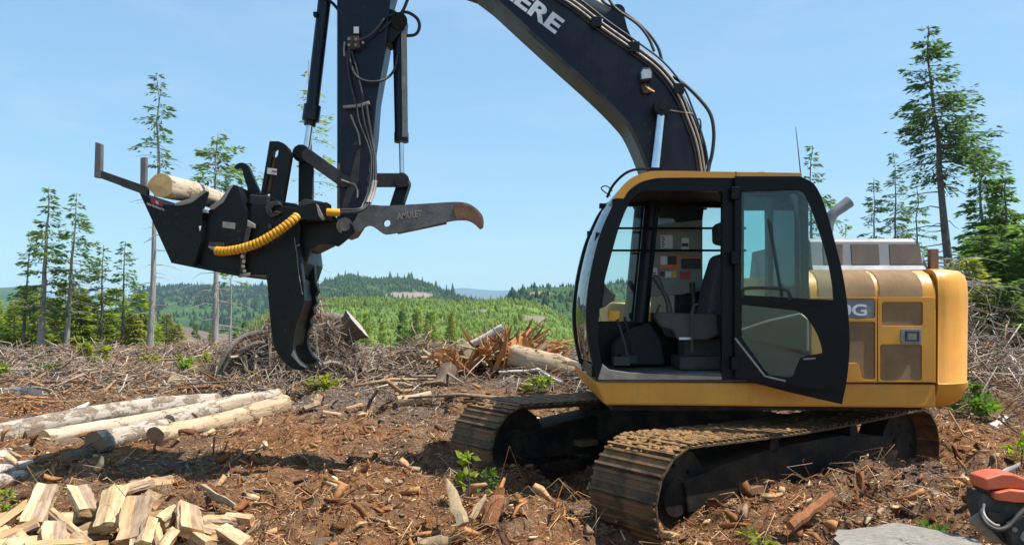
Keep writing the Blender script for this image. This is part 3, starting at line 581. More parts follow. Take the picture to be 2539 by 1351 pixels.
# work light and bracket on the boom
wl = empty('work_light', P(1600, 190, YB)); wl.parent = EX; wl.location = P(1600, 190, YB) - WL[EX.name]
b = MB(); b.pxplate([(1586, 178), (1592, 168), (1612, 168), (1618, 178), (1618, 196), (1588, 200)], YB - .11, .10); b.build('lamp_housing', M['ink'], wl, bevel=.008)
b = MB(); b.pxplate([(1590, 180), (1595, 172), (1611, 172), (1615, 180), (1615, 193), (1591, 196)], YB - .116, .01); b.build('lens', M['lamp'], wl)
b = MB(); b.pxplate([(1588, 212), (1600, 206), (1618, 222), (1616, 230), (1596, 232)], YB - .05, .05); b.build('lamp_bracket', M['steel'], wl, bevel=.006)
b = MB(); b.tube([P(1600, 214, YB - .06), P(1610, 222, YB - .06), P(1622, 228, YB - .05)], .008, 6); b.build('cable', M['hoseyellow'], wl)
# arm cylinder on top of the boom
ac = empty('arm_cylinder', P(1528, 48, 7.95)); ac.parent = EX; ac.location = P(1528, 48, 7.95) - WL[EX.name]
A0, A1 = P(1528, 40, 7.95), P(985, -215, 7.95); dv = A1 - A0
b = MB(); b.cyl(A0 + dv * .03, A0 + dv * .62, .085, n=24); b.build('barrel', M['silver'], ac, smooth=True)
b = MB(); b.cyl(A0 + dv * .6, A1, .045, n=16); b.build('rod', M['chrome'], ac, smooth=True)
b = MB(); b.cyl(A0 - Vector((0, .12, 0)), A0 + Vector((0, .12, 0)), .075, n=20); b.build('eye', M['boom'], ac, smooth=True)
b = MB(); b.plate([(1490, 60), (1505, 30), (1528, 20), (1548, 38), (1556, 70), (1575, 112), (1540, 95)], lambda p: P(p[0], p[1], 7.80), (0, .05, 0)); b.build('mount_lug', M['boom'], ac, bevel=.008)
# hoses and steel lines along the boom
def hose(pts, Y, r=.014, mat='rubber', parent=EX, name='hose', sm=5, n=8):
    if not hasattr(Y, '__len__'): Y = [Y] * len(pts)
    b = MB(); b.tube([P(p[0], p[1], y) for p, y in zip(pts, Y)], r, n, smooth=sm); return b.build(name, M[mat], parent, smooth=True)
for k, (o, yy) in enumerate(((0, 7.70), (7, 7.69), (14, 7.705), (-8, 7.76))):
    hose([(1380 - o, -25 + o), (1440 - o, 15 + o), (1500 - o, 62 + o), (1580 - o, 118 + o), (1640 - o, 165 + o), (1685 - o, 222 + o), (1712 - o, 285 + o), (1735 - o, 350 + o), (1748 - o, 425 + o)], yy, .011, 'baresteel' if k in (0, 1) else 'rubber', name='steel_line' if k < 2 else 'hose')
hose([(1470, -30), (1500, 8), (1545, 30), (1600, 75), (1630, 115), (1641, 150)], 7.85, .016)
hose([(1500, -20), (1525, 20), (1580, 60), (1608, 95), (1622, 128)], 7.80, .015)
hose([(1668, 190), (1700, 212), (1738, 250), (1762, 285), (1770, 330), (1766, 380), (1756, 425), (1748, 520)], 7.80, .019)
hose([(1725, 300), (1735, 296), (1738, 315), (1734, 340)], 7.72, .008)
hose([(1650, 272), (1690, 278), (1718, 282)], 7.69, .006, 'baresteel', name='grease_line')
hose([(1735, 320), (1746, 350), (1754, 390), (1756, 425)], 7.70, .009)
for px, py in ((1478, 50), (1572, 112), (1682, 215)):
    b = MB(); b.box((wpx(px - 12, 7.69), 7.675, wz(py + 18, 7.69)), (wpx(px + 14, 7.69), 7.74, wz(py - 8, 7.69)), None); b.build('hose_clamp', M['black'], boom, bevel=.006)

# ---------------- arm, its cylinder and linkage
YA = 7.80
ar = [(835, -60), (835, 540), (842, 580), (856, 590), (875, 583), (890, 560), (900, 520), (907, 489), (918, 400), (927, 333), (933, 249), (945, 180), (958, 111), (968, 0), (985, -60), (1003, -160), (985, -225), (950, -230), (905, -190), (850, -170), (836, -130)]
b = MB(); b.pxplate(ar, YA, .30); arm = b.build('arm', M['boom'], EX, bevel=.014)
b = MB(); b.pxplate([(870, 430), (884, 375), (893, 370), (888, 450), (860, 520), (845, 520)], YA - .012, .014); b.build('wear_plate', M['steel'], arm, bevel=.004)
b = MB(); b.pxplate([(836, 405), (842, 405), (842, 520), (836, 520)], YA - .010, .012); b.build('edge_plate', M['rust'], arm)
b = MB(); b.cyl(P(855, 560, YA - .20), P(855, 560, YA + .5), 20.5 / F * 7.6, n=28); b.cyl(P(855, 560, YA - .215), P(855, 560, YA - .19), 13 / F * 7.6, n=20); b.build('arm_pin', M['thumbsteel'], arm, smooth=True)
b = MB(); b.cyl(P(846, 446, YA - .06), P(846, 446, YA + .36), .05, n=20); b.build('link_pin', M['steel'], arm, smooth=True)
# bucket cylinder
bc = empty('bucket_cylinder', P(770, 300, 7.95)); bc.parent = EX; bc.location = P(770, 300, 7.95) - WL[EX.name]
c0, c1 = P(806, -10, 7.95), P(772, 285, 7.95); c2 = P(757, 388, 7.95)
b = MB(); b.cyl(c0 + (c0 - c1) * .5, c1, .066, n=24); b.cyl(P(775, 262, 7.95), P(770, 300, 7.95), .088, n=24); b.cyl(P(770, 298, 7.95), P(768, 312, 7.95), .06, n=20); b.build('barrel', M['boom'], bc, smooth=True)
b = MB(); b.cyl(P(769, 305, 7.95), c2, .037, n=18); b.build('rod', M['chrome'], bc, smooth=True)
b = MB(); b.box((wpx(782, 7.95), 7.86, wz(48, 7.95)), (wpx(792, 7.95), 7.92, wz(38, 7.95))); b.tube([P(792, 5, 7.9), P(815, 2, 7.9), P(835, 20, 7.9), P(840, 30, 7.88)], .016, 8, smooth=4); b.build('port', M['black'], bc)
b = MB()
for q in range(14):
    a = q * 2 * math.pi / 14; rr_ = 24 + (3 if q % 2 else 0)
b.cyl(c2 - Vector((0, .17, 0)), c2 + Vector((0, .17, 0)), .088, n=14); b.cyl(c2 - Vector((0, .20, 0)), c2 - Vector((0, .165, 0)), .055, n=14); b.build('link_boss', M['black'], EX, smooth=30)
b = MB(); b.pxplate([(740, 392), (775, 392), (773, 505), (739, 505)], 7.84, .07); b.pxplate([(740, 392), (775, 392), (773, 505), (739, 505)], 8.02, .07); b.build('coupler_link', M['black'], EX, bevel=.012)
def bar(name, a, c, w, Y, t, mat, parent=EX, bevel=.01):
    ax, ay = a; cx_, cy_ = c; L_ = math.hypot(cx_ - ax, cy_ - ay); nx, ny = -(cy_ - ay) / L_ * w / 2, (cx_ - ax) / L_ * w / 2; pts = []
    t0 = math.atan2(ny, nx)
    for k in range(7): pts.append((ax + w / 2 * math.cos(t0 + k * math.pi / 6), ay + w / 2 * math.sin(t0 + k * math.pi / 6)))
    for k in range(7): pts.append((cx_ + w / 2 * math.cos(t0 + math.pi + k * math.pi / 6), cy_ + w / 2 * math.sin(t0 + math.pi + k * math.pi / 6)))
    b = MB(); b.pxplate(pts, Y, t); return b.build(name, M[mat], parent, bevel=bevel)
bar('side_link', (762, 385), (852, 449), 32, 7.74, .045, 'steel'); bar('side_link', (762, 385), (852, 449), 32, 8.12, .045, 'steel')
# thumb cylinder on the rear of the arm
tc_ = empty('thumb_cylinder', P(992, 60, 7.95)); tc_.parent = EX; tc_.location = P(992, 60, 7.95) - WL[EX.name]
b = MB(); b.cyl(P(989, 62, 7.95), P(995, 350, 7.95), 16 / F * 7.95, n=20); b.cyl(P(995, 330, 7.95), P(995.5, 353, 7.95), 18 / F * 7.95, n=20); b.build('barrel', M['boom'], tc_, smooth=True)
b = MB(); b.plate([(994, 70), (1008, 75), (1011, 340), (997, 340)], lambda p: P(p[0], p[1], 7.86), (0, .03, 0)); b.build('barrel_pale_half', M['baresteel'], tc_, bevel=.006)  # pale strip that makes the right half of the barrel lighter
b = MB(); b.cyl(P(995, 350, 7.95), P(997, 440, 7.95), .027, n=16); b.build('rod', M['chrome'], tc_, smooth=True)
b = MB(); b.cyl(P(990, 52, 7.80), P(990, 52, 8.1), .082, n=20); b.pxplate([(955, 20), (975, 25), (1005, 42), (1003, 70), (972, 105), (955, 110)], 7.84, .22); b.build('upper_lug', M['black'], tc_, smooth=30)
bar('thumb_link', (925, 446), (997, 446), 34, 7.74, .05, 'steel'); bar('thumb_link', (925, 446), (997, 446), 34, 8.1, .05, 'steel')
b = MB(); b.cyl(P(996, 446, 7.70), P(996, 446, 8.2), 17.5 / F * 7.75, n=22); b.cyl(P(996, 446, 7.685), P(996, 446, 7.71), 8 / F * 7.7, n=12); b.build('thumb_link_pin', M['steel'], EX, smooth=True)
bar('thumb_strut', (1000, 452), (978, 520), 30, 7.88, .16, 'black')
# thumb
th = [tuple(p) for p in cat([(848, 588), (868, 585), (893, 570), (908, 560), (920, 560), (934, 568), (950, 579), (970, 579), (1040, 566), (1110, 549), (1150, 545), (1172, 552), (1190, 568)], 4)] + \
     [tuple(p) for p in cat([(1198, 563), (1199, 545), (1192, 528), (1172, 510), (1150, 502), (1120, 501), (1050, 505), (960, 510), (912, 508), (895, 520), (880, 545)], 4)]
hole = [(959 + 9 * math.cos(a * math.pi / 6), 553 + 9 * math.sin(a * math.pi / 6)) for a in range(12)]
tb = empty('thumb', P(870, 570, 7.95)); tb.parent = EX; tb.location = P(870, 570, 7.95) - WL[EX.name]
b = MB(); b.pxplate(th, 7.70, .06, [hole]); b.pxplate(th, 8.14, .06, [hole]); sp_ = b.build('side_plate', M['thumbsteel'], tb, bevel=.008)
b = MB(); b.plate([(960, 512), (1120, 504), (1150, 506), (1150, 512), (1120, 511), (960, 519)], lambda p: P(p[0], p[1], 7.765), (0, .37, 0)); b.plate([(975, 572), (1100, 546), (1100, 540), (975, 566)], lambda p: P(p[0], p[1], 7.765), (0, .37, 0)); b.build('web', M['steel'], tb)
tip = [(1128, 506), (1150, 504), (1172, 512), (1190, 530), (1197, 546), (1196, 562), (1190, 566), (1172, 550), (1150, 543), (1132, 545), (1124, 525)]
b = MB(); b.pxplate(tip, 7.688, .012); b.build('tip_plate', M['rust'], tb, bevel=.004)
ang = R(-7); xd2 = Vector((math.cos(ang), 0, -math.sin(ang))); yd2 = Vector((math.sin(ang), 0, math.cos(ang)))
text_obj('AMULET', 'lettering', M['baresteel'], sp_, P(986, 545, 7.697), xd2, yd2, 62 / F * 7.7, 17 / F * 7.7, .008, 0.02)
# valve block and hoses on the arm
vb = empty('valve_block', P(875, 100, YA)); vb.parent = EX; vb.location = P(875, 100, YA) - WL[EX.name]
b = MB(); b.pxplate([(861, 92), (888, 88), (892, 120), (862, 124)], YA - .07, .07); b.pxplate([(876, 66), (890, 66), (890, 86), (876, 86)], YA - .05, .05); b.build('block', M['steel'], vb, bevel=.006)
b = MB()
for px, py in ((865, 97), (865, 112), (882, 112), (882, 98), (900, 106)): b.cyl(P(px, py, YA - .11), P(px, py, YA - .06), .016, n=8)
b.build('fitting', M['baresteel'], vb); b = MB(); b.pxplate([(877, 67), (889, 67), (889, 83), (877, 83)], YA - .056, .004); b.build('tag', M['paper'], vb)
b = MB(); b.tube([P(855, 105, YA - .05), P(853, 122, YA - .05), P(854, 140, YA - .05)], .010, 8); b.build('fitting', M['baresteel'], vb)
hose([(866, 120), (868, 150), (880, 185), (905, 201), (940, 202), (965, 190), (980, 168), (985, 140)], [7.74, 7.74, 7.73, 7.72, 7.74, 7.8, 7.84, 7.87], .013)
hose([(892, 100), (915, 90), (935, 72), (950, 50), (965, 40), (985, 36)], [7.74, 7.74, 7.75, 7.76, 7.82, 7.85], .012)
hose([(995, 30), (1015, 33), (1035, 48), (1040, 68), (1030, 86), (1005, 90)], [7.9, 7.9, 7.9, 7.9, 7.9, 7.92], .017)
hose([(985, 45), (1000, 25), (1012, -5), (1018, -30)], 7.88, .017)
hose([(940, 80), (962, 60), (990, 40)], [7.78, 7.8, 7.86], .012)
for k, (xs, r) in enumerate((([(871, 125), (882, 165), (890, 200), (900, 240), (905, 262)], .011), ([(860, 128), (866, 190), (878, 245), (884, 265)], .011))): hose(xs, 7.75, r)
b = MB(); b.pxplate([(850, 262), (888, 258), (915, 250), (916, 258), (890, 266), (850, 268)], 7.73, .06); b.build('hose_clamp', M['baresteel'], arm, bevel=.005)
for k, (o, r) in enumerate(((0, .015), (-11, .013), (-24, .012))):
    hose([(908 + o, 258), (914 + o, 300), (922 + o * .6, 345), (930 + o * .4, 390), (931 + o * .5, 440), (927 + o * .6, 475), (915 + o * .6, 505), (890, 524 - k * 3), (842, 528 - k * 4)],
         [7.74, 7.73, 7.72, 7.68, 7.62, 7.58, 7.52, 7.46, 7.42], r)
for k, o in enumerate((0, -10)):
    hose([(931 + o * .5, 448), (927 + o * .6, 475), (917 + o * .6, 503)], [7.61, 7.58, 7.52], .0185, 'baresteel', name='hose_sleeve')
hose([(870, 285), (880, 310), (890, 335), (893, 360)], 7.75, .010, 'baresteel', name='hose')
hose([(846, 446), (862, 452), (880, 458), (886, 472), (886, 490)], 7.72, .008, 'baresteel', name='grease_line')
# ================================================================ firewood processor hung on the arm
AT = empty('firewood_processor', P(600, 690, 7.9), label='black steel firewood processing head with a ripper shank hung on the excavator arm', category='attachment')
def apl(name, pts, Y, t, mat='black', holes=(), bevel=.006, parent=AT):
    b = MB(); b.pxplate(pts, Y, t, holes); return b.build(name, M[mat], parent, bevel=bevel)
near = apl('end_plate', [(345, 476), (366, 487), (395, 507), (437, 508), (470, 498), (512, 472), (516, 478), (503, 520), (498, 600), (479, 662), (425, 652)], 7.33, .035)
b = MB(); b.pxplate([(345, 476), (353, 478), (432, 646), (425, 652)], 7.37, 1.35); b.build('trough_side', M['black'], AT)
b = MB(); b.pxplate([(425, 652), (432, 644), (592, 678), (590, 685)], 7.37, 1.3); b.build('trough_floor', M['black'], AT)
P2 = [(479, 662), (498, 600), (503, 540), (522, 519), (545, 500), (577, 457), (590, 461), (598, 488), (612, 520), (613, 560), (605, 610), (590, 685)]
far = apl('saddle_plate', P2, 7.42, .05)
b = MB(); b.pxplate([(590, 461), (598, 488), (612, 520), (613, 560), (605, 610), (590, 685), (580, 683), (596, 600), (603, 545), (588, 490)], 7.47, .95); b.build('box_side', M['black'], AT)
b = MB(); b.pxplate([(470, 560), (505, 545), (500, 600), (480, 655), (440, 648)], 7.37, .05); b.build('inner_gusset', M['black'], AT)
lip1 = [(432, 510), (436, 502), (470, 493), (508, 468), (513, 474), (475, 503), (450, 509)]
lip2 = [(521, 520), (519, 512), (545, 494), (572, 459), (579, 458), (553, 502), (530, 519)]
apl('saddle_lip', lip1, 7.318, .07, 'baresteel'); apl('saddle_lip', lip2, 7.408, .07, 'baresteel')
apl('back_saddle', [(470, 600), (500, 530), (522, 519), (545, 500), (577, 457), (590, 461), (598, 600)], 8.45, .05)
apl('name_tag', [(552, 549), (583, 553), (582, 568), (551, 564)], 7.41, .008, 'baresteel', bevel=.001)
apl('rivet_plate', [(502, 518), (513, 519), (513, 528), (502, 527)], 7.32, .05, 'baresteel'); apl('guide_pin', [(492, 561), (499, 560), (495, 575)], 7.325, .03, 'white')
apl('hose_port', [(516, 600), (555, 602), (554, 612), (516, 610)], 7.405, .02, 'ink')
apl('steel_fitting', [(515, 610), (530, 612), (540, 618), (536, 624), (518, 616)], 7.36, .04, 'baresteel')
# bolted joint between the trough and the mounting body
br = empty('bolted_joint', P(608, 640, 7.4)); br.parent = AT; br.location = P(608, 640, 7.4) - WL[AT.name]
apl('bracket', [(610, 566), (622, 564), (614, 600), (606, 640), (602, 684), (592, 684), (597, 630)], 7.41, .03, 'steel', parent=br)
apl('bracket', [(590, 680), (618, 676), (616, 684), (590, 688)], 7.395, .05, 'baresteel', parent=br)
apl('bracket', [(613, 545), (632, 556), (632, 566), (612, 562)], 7.42, .04, 'baresteel', parent=br)
b = MB()
for px, py in ((604, 648), (603, 660), (606, 672), (601, 636)): b.cyl(P(px, py, 7.385), P(px, py, 7.42), .018, n=8)
b.build('bolt', M['baresteel'], br)
# mounting body
body = [(600, 640), (613, 560), (612, 530), (625, 505), (660, 503), (700, 510), (735, 515), (745, 560), (742, 600), (748, 650), (735, 690), (660, 682), (605, 682)]
apl('mount_body', body, 7.48, .85, bevel=.012)
apl('seam_plate', [(640, 592), (728, 588), (738, 640), (742, 680), (662, 676), (640, 676)], 7.468, .012)
b = MB(); b.tube([P(730, 590, 7.462), P(736, 628, 7.462), P(741, 680, 7.462), P(750, 730, 7.46)], .004, 5); b.tube([P(735, 610, 7.455), P(744, 607, 7.455)], .006, 5); b.build('edge_trim', M['baresteel'], AT)
cpl = [(735, 515), (760, 498), (800, 508), (832, 538), (840, 545), (872, 556), (880, 575), (846, 604), (836, 611), (825, 607), (792, 606), (770, 618), (755, 660), (745, 640), (740, 590)]
apl('coupler_plate', cpl, 7.60, .06); apl('coupler_plate', cpl, 8.20, .06)
apl('coupler_web', [(745, 540), (800, 520), (825, 560), (800, 600), (760, 620), (748, 600)], 7.66, .54)
apl('hose_box', [(735, 513), (776, 508), (810, 500), (812, 545), (780, 548), (738, 545)], 7.36, .20, bevel=.012)
apl('hose_box_lid', [(740, 503), (755, 493), (800, 500), (808, 508), (790, 505), (762, 508), (738, 514)], 7.38, .22, 'steel')
apl('chain_link', [(783, 505), (788, 508), (795, 525), (806, 543), (800, 547), (790, 535)], 7.34, .02, 'baresteel', bevel=.002)
ck = [(657, 512), (668, 500), (690, 498), (694, 508), (680, 510), (672, 518), (674, 528), (684, 522), (697, 526), (693, 532), (672, 540), (660, 530)]
apl('clamp_jaw', ck, 7.43, .10, 'steel')
apl('upper_housing', [(606, 520), (618, 482), (640, 478), (668, 486), (700, 500), (735, 505), (735, 520), (620, 520)], 7.55, .6)
apl('motor_cover', [(618, 482), (667, 486), (664, 508), (616, 505)], 7.50, .10, 'interior', bevel=.012)
apl('side_shim', [(665, 552), (672, 556), (674, 566), (664, 568)], 7.455, .02, 'steel')
# tall slotted guide plate and hook
slot = [(677, 372), (681, 368), (687, 368), (690, 373), (688, 386), (684, 390), (680, 430), (672, 470), (668, 486), (656, 484), (662, 455), (672, 400)]
apl('slotted_guide', [(668, 350), (690, 350), (703, 355), (714, 366), (721, 382), (700, 505), (643, 497)], 7.62, .10, 'black', [slot])
apl('guide_bar', [(674, 388), (684, 390), (677, 440), (668, 480), (654, 480), (664, 440)], 7.66, .05, 'rust')
apl('flag_decal', [(663, 416), (686, 419), (685, 434), (662, 431)], 7.612, .006, 'paper', bevel=0); apl('flag_decal', [(674, 422), (686, 424), (685, 428), (674, 426)], 7.607, .004, 'red', bevel=0)
hk = [tuple(p) for p in cat([(580, 414), (590, 405), (604, 404), (615, 412), (625, 435), (650, 490)], 3)] + [(618, 492)] + [tuple(p) for p in cat([(612, 462), (603, 434), (600, 420), (592, 415), (582, 418)], 3)]
apl('feed_hook', hk, 7.72, .07)
# long loading fork
apl('fork_bar', [(240, 419), (366, 463), (366, 486), (346, 478), (238, 438)], 7.28, .045, 'steel'); apl('fork_bar', [(300, 440), (366, 463), (366, 486), (300, 462)], 8.28, .045, 'steel')
apl('fork_stop', [(236, 352), (250, 356), (249, 441), (233, 440)], 7.275, .055, 'thumbsteel'); apl('fork_stop', [(348, 391), (361, 389), (360, 470), (347, 468)], 8.27, .055, 'thumbsteel')
# ripper shanks
s1 = [(655, 600), (730, 592), (744, 640), (752, 700), (755, 745)] + [tuple(p) for p in cat([(748, 770), (736, 800), (728, 840), (727, 870), (738, 893), (758, 911)], 4)] + [tuple(p) for p in cat([(752, 918), (735, 917), (715, 907), (697, 890), (684, 868), (675, 838), (670, 790), (664, 720), (660, 680)], 4)]
rp = empty('ripper', P(720, 900, 7.8)); rp.parent = AT; rp.location = P(720, 900, 7.8) - WL[AT.name]
apl('shank', s1, 7.46, .09, parent=rp, bevel=.01)
s2 = [(735, 600), (772, 612), (778, 650), (782, 700), (789, 722), (782, 735), (786, 750), (777, 760), (779, 778), (769, 790), (771, 806), (763, 820), (761, 845)] + [tuple(p) for p in cat([(764, 862), (775, 882), (788, 893)], 3)] + [(776, 903), (756, 904)] + [tuple(p) for p in cat([(738, 885), (728, 850), (735, 800), (748, 745), (745, 690)], 3)]
apl('shank', s2, 7.95, .10, parent=rp, bevel=.01)
b = MB(); b.pxplate([(690, 700), (745, 690), (750, 745), (735, 800), (727, 860), (700, 860), (690, 800)], 7.55, .42); b.build('shank_web', M['black'], rp, bevel=.01)
b = MB(); b.pxplate([(738, 893), (758, 911), (745, 906), (722, 880), (727, 868)], 7.45, .01); b.build('worn_tip', M['baresteel'], rp)
# maker's decal
apl('decal', [(373, 491), (380, 489), (403, 503), (402, 513), (374, 503)], 7.326, .004, 'red', bevel=0)
apl('decal_mark', [(386, 497), (393, 500), (393, 507), (386, 504)], 7.322, .003, 'paper', bevel=0)
ang = R(20); xd3 = Vector((math.cos(ang), 0, -math.sin(ang))); yd3 = Vector((math.sin(ang), 0, math.cos(ang)))
text_obj('Hahn Machinery Inc.', 'lettering', M['paper'], near, P(363, 509, 7.327), xd3, yd3, 47 / F * 7.33, 8 / F * 7.33, .003, 0.02)
# yellow spiral hose guard
hp = [P(536, 622, 7.34), P(560, 623, 7.31), P(600, 616, 7.28), P(645, 600, 7.27), (P(690, 573, 7.28)), P(722, 549, 7.31), P(738, 535, 7.36)]
path = [Vector(p) for p in cat([tuple(p) for p in hp], 24)]
hg = empty('spiral_hose', path[0]); hg.parent = AT; hg.location = path[0] - WL[AT.name]
b = MB(); b.tube(path, 10.0 / F * 7.3, 14); b.build('inner_hose', M['ink'], hg, smooth=True)
acc = 0; seg = [path[0]]; Ls = [0]
for a_, c_ in zip(path, path[1:]): acc += (c_ - a_).length; Ls.append(acc)
def at_len(s):
    i = max(0, min(len(Ls) - 2, int(np.searchsorted(Ls, s)) - 1)); t = (s - Ls[i]) / max(1e-6, Ls[i + 1] - Ls[i]); return path[i].lerp(path[i + 1], t)
NT = 25; pit = acc / NT
for k in range(NT):
    q = [at_len(min(acc, (k + f) * pit)) for f in (.05, .3, .6, .88)]
    b = MB(); b.tube(q, [x / F * 7.3 for x in (10.8, 11.6, 11.6, 10.6)], 14); b.build('spiral_turn', M['hoseyellow'], hg, smooth=True)
b = MB(); b.tube([P(811, 526, 7.36), P(827, 527, 7.36), P(842, 527, 7.38)], 9.5 / F * 7.36, 14); b.build('spiral_end', M['hoseyellow'], hg, smooth=35)
# log lying in the trough
M['freshwood'] = pbr('fresh_cut_wood', (0.66, 0.43, 0.20), (0.56, 0.34, 0.14), 5, 0.7, 0.85, bump=.1, bscale=80)
M['peeled'] = pbr('peeled_log', (0.47, 0.33, 0.21), (0.33, 0.215, 0.13), 3, 0.75, 0.9, stretch=(6, 6, 0.7), dirt=(0.15, 0.09, 0.05), dirt_amt=.42, dirt_scale=5.5, bump=.6, bscale=12)
M['greylog'] = pbr('weathered_log', (0.52, 0.45, 0.38), (0.37, 0.31, 0.26), 3, 0.8, 0.95, stretch=(6, 6, .6), dirt=(0.17, 0.12, 0.08), dirt_amt=.45, dirt_scale=5.5, bump=.6, bscale=12)
M['tanlog'] = pbr('tan_log', (0.56, 0.40, 0.23), (0.42, 0.27, 0.14), 3, 0.78, 0.9, stretch=(6, 6, .6), dirt=(0.17, 0.10, 0.055), dirt_amt=.42, dirt_scale=5.5, bump=.6, bscale=12)
M['barklog'] = pbr('bark_log', (0.17, 0.115, 0.075), (0.085, 0.058, 0.04), 6, 0.95, stretch=(5, 5, 1.2), dirt=(0.30, 0.21, 0.13), dirt_amt=.3, dirt_scale=5, bump=.8, bscale=18)
def log_mat(name, c1, c2, barkc, amount):
    m, t, out = nodes(name); L = t.links; b = t.nodes.new('ShaderNodeBsdfPrincipled'); b.inputs['Specular IOR Level'].default_value = .2; b.inputs['Roughness'].default_value = .9; L.new(b.outputs[0], out.inputs[0])
    tc = t.nodes.new('ShaderNodeTexCoord'); mp = t.nodes.new('ShaderNodeMapping'); mp.inputs['Scale'].default_value = (7, 7, .55); L.new(tc.outputs['Object'], mp.inputs['Vector']); mp2 = t.nodes.new('ShaderNodeMapping'); mp2.inputs['Scale'].default_value = (1.6, 1.6, .8); L.new(tc.outputs['Object'], mp2.inputs['Vector'])
    g = noise_tex(t, mp.outputs[0], 3, 8, .7); pch = noise_tex(t, mp2.outputs[0], 4.0, 9, .72, .4); sp = noise_tex(t, tc.outputs['Object'], 34, 4, .7)
    col = mixc(t, ramp(t, g.outputs[0], [(.32, 0.), (.66, 1.)]).outputs[0], c2, c1); col = mixc(t, ramp(t, sp.outputs[0], [(.60, 0.), (.68, .75)]).outputs[0], col, barkc)
    msk = ramp(t, pch.outputs[0], [(amount, 0.), (amount + .045, .9)]).outputs[0]; col = mixc(t, msk, col, mixc(t, ramp(t, sp.outputs[0], [(.4, 0.), (.6, 1.)]).outputs[0], barkc, [x * 2.2 for x in barkc])); L.new(col, b.inputs['Base Color'])
    h = t.nodes.new('ShaderNodeMath'); h.operation = 'ADD'; L.new(g.outputs[0], h.inputs[0]); L.new(msk, h.inputs[1]); bp = t.nodes.new('ShaderNodeBump'); bp.inputs['Strength'].default_value = .6; bp.inputs['Distance'].default_value = .02; L.new(h.outputs[0], bp.inputs['Height']); L.new(bp.outputs[0], b.inputs['Normal']); return m
M['greylog'] = log_mat('weathered_log', (.48, .42, .35), (.30, .245, .195), (.12, .086, .06), .50)
M['tanlog'] = log_mat('tan_log', (.54, .42, .275), (.36, .255, .155), (.14, .09, .055), .54)
M['peeled'] = log_mat('peeled_log', (.57, .47, .35), (.39, .29, .20), (.15, .10, .065), .545)
def end_mat(name, c1, c2, cdark):
    m, t, out = nodes(name); L = t.links; b = t.nodes.new('ShaderNodeBsdfPrincipled'); b.inputs['Roughness'].default_value = .85; L.new(b.outputs[0], out.inputs[0])
    tc = t.nodes.new('ShaderNodeTexCoord'); w = t.nodes.new('ShaderNodeTexWave'); w.wave_type = 'RINGS'; w.rings_direction = 'Z'; w.inputs['Scale'].default_value = 26; w.inputs['Distortion'].default_value = 2.5; w.inputs['Detail'].default_value = 3
    L.new(tc.outputs['Object'], w.inputs['Vector']); n = noise_tex(t, tc.outputs['Object'], 14, 6, .7)
    col = mixc(t, w.outputs[0], c1, c2); col = mixc(t, ramp(t, n.outputs[0], [(.45, 0.), (.75, .7)]).outputs[0], col, cdark); L.new(col, b.inputs['Base Color']); return m
M['endfresh'] = end_mat('cut_end_fresh', (0.70, 0.47, 0.22), (0.60, 0.37, 0.15), (0.36, 0.21, 0.09))
M['endold'] = end_mat('cut_end_old', (0.32, 0.185, 0.10), (0.22, 0.12, 0.065), (0.11, 0.065, 0.04))
M['endgrey'] = end_mat('cut_end_grey', (0.40, 0.36, 0.31), (0.32, 0.28, 0.24), (0.20, 0.165, 0.13))
def make_log(name, a, c, r0, r1, bark, endm, seed, label, group=None, bend=.02, knots=4, n=20, segs=14, category='log'):
    """log from a to c: its long axis is local Z, origin at a"""
    rr = random.Random(seed); a = Vector(a); c = Vector(c); L_ = (c - a).length; b = MB(); vs = []
    ph = rr.uniform(0, 6.28); kn = [(rr.uniform(.08, .92), rr.uniform(0, 6.28), rr.uniform(.08, .2)) for _ in range(knots)]
    for i in range(segs + 1):
        t = i / segs; r = r0 + (r1 - r0) * t
        ox = bend * math.sin(math.pi * t) * math.cos(ph) + .006 * math.sin(9 * t + ph); oy = bend * math.sin(math.pi * t) * math.sin(ph) + .005 * math.cos(7 * t + ph)
        for k in range(n):
            th_ = 2 * math.pi * k / n; q = r * (1 + .05 * math.sin(3 * th_ + ph + t * 2) + .03 * math.sin(5 * th_ - t * 5 + ph) + rr.uniform(-.012, .012))
            for (kt, ka, kh) in kn:
                d_ = ((t - kt) * L_ / (.55 * r)) ** 2 + (math.atan2(math.sin(th_ - ka), math.cos(th_ - ka)) / .45) ** 2
                q += r * kh * 1.4 * math.exp(-d_)
            vs.append((ox + q * math.cos(th_), oy + q * math.sin(th_), t * L_))
    fs = [(i * n + k, i * n + (k + 1) % n, (i + 1) * n + (k + 1) % n, (i + 1) * n + k) for i in range(segs) for k in range(n)]
    b.add(vs, fs); root = empty(name, a, label=label, category=category, group=group)
    rot = (c - a).normalized().to_track_quat('Z', 'Y'); root.rotation_mode = 'QUATERNION'; root.rotation_quaternion = rot
    WL[root.name] = Vector((0, 0, 0))
    b.build('bark' if bark == 'barklog' else 'trunk', M[bark], root, smooth=True)
    for e, (t, z) in enumerate(((0, 0.0), (1, L_))):
        ring = [Vector(v) for v in vs[(0 if e == 0 else segs * n):(n if e == 0 else (segs + 1) * n)]]
        cc = sum(ring, Vector()) / n; cc.z += (-.004 if e == 0 else .004); b = MB(); mid = [cc.lerp(v, .5) for v in ring]
        b.add([cc] + mid + ring, [(0, 1 + k, 1 + (k + 1) % n) for k in range(n)] + [(1 + k, 1 + n + k, 1 + n + (k + 1) % n, 1 + (k + 1) % n) for k in range(n)])
        b.build('cut_end', M[endm], root)
    return root
make_log('log', P(400, 460, 7.22), P(537, 497, 8.75), .113, .108, 'peeled', 'endfresh', 3, 'short peeled log lying in the trough of the firewood processor', bend=.008, knots=2)
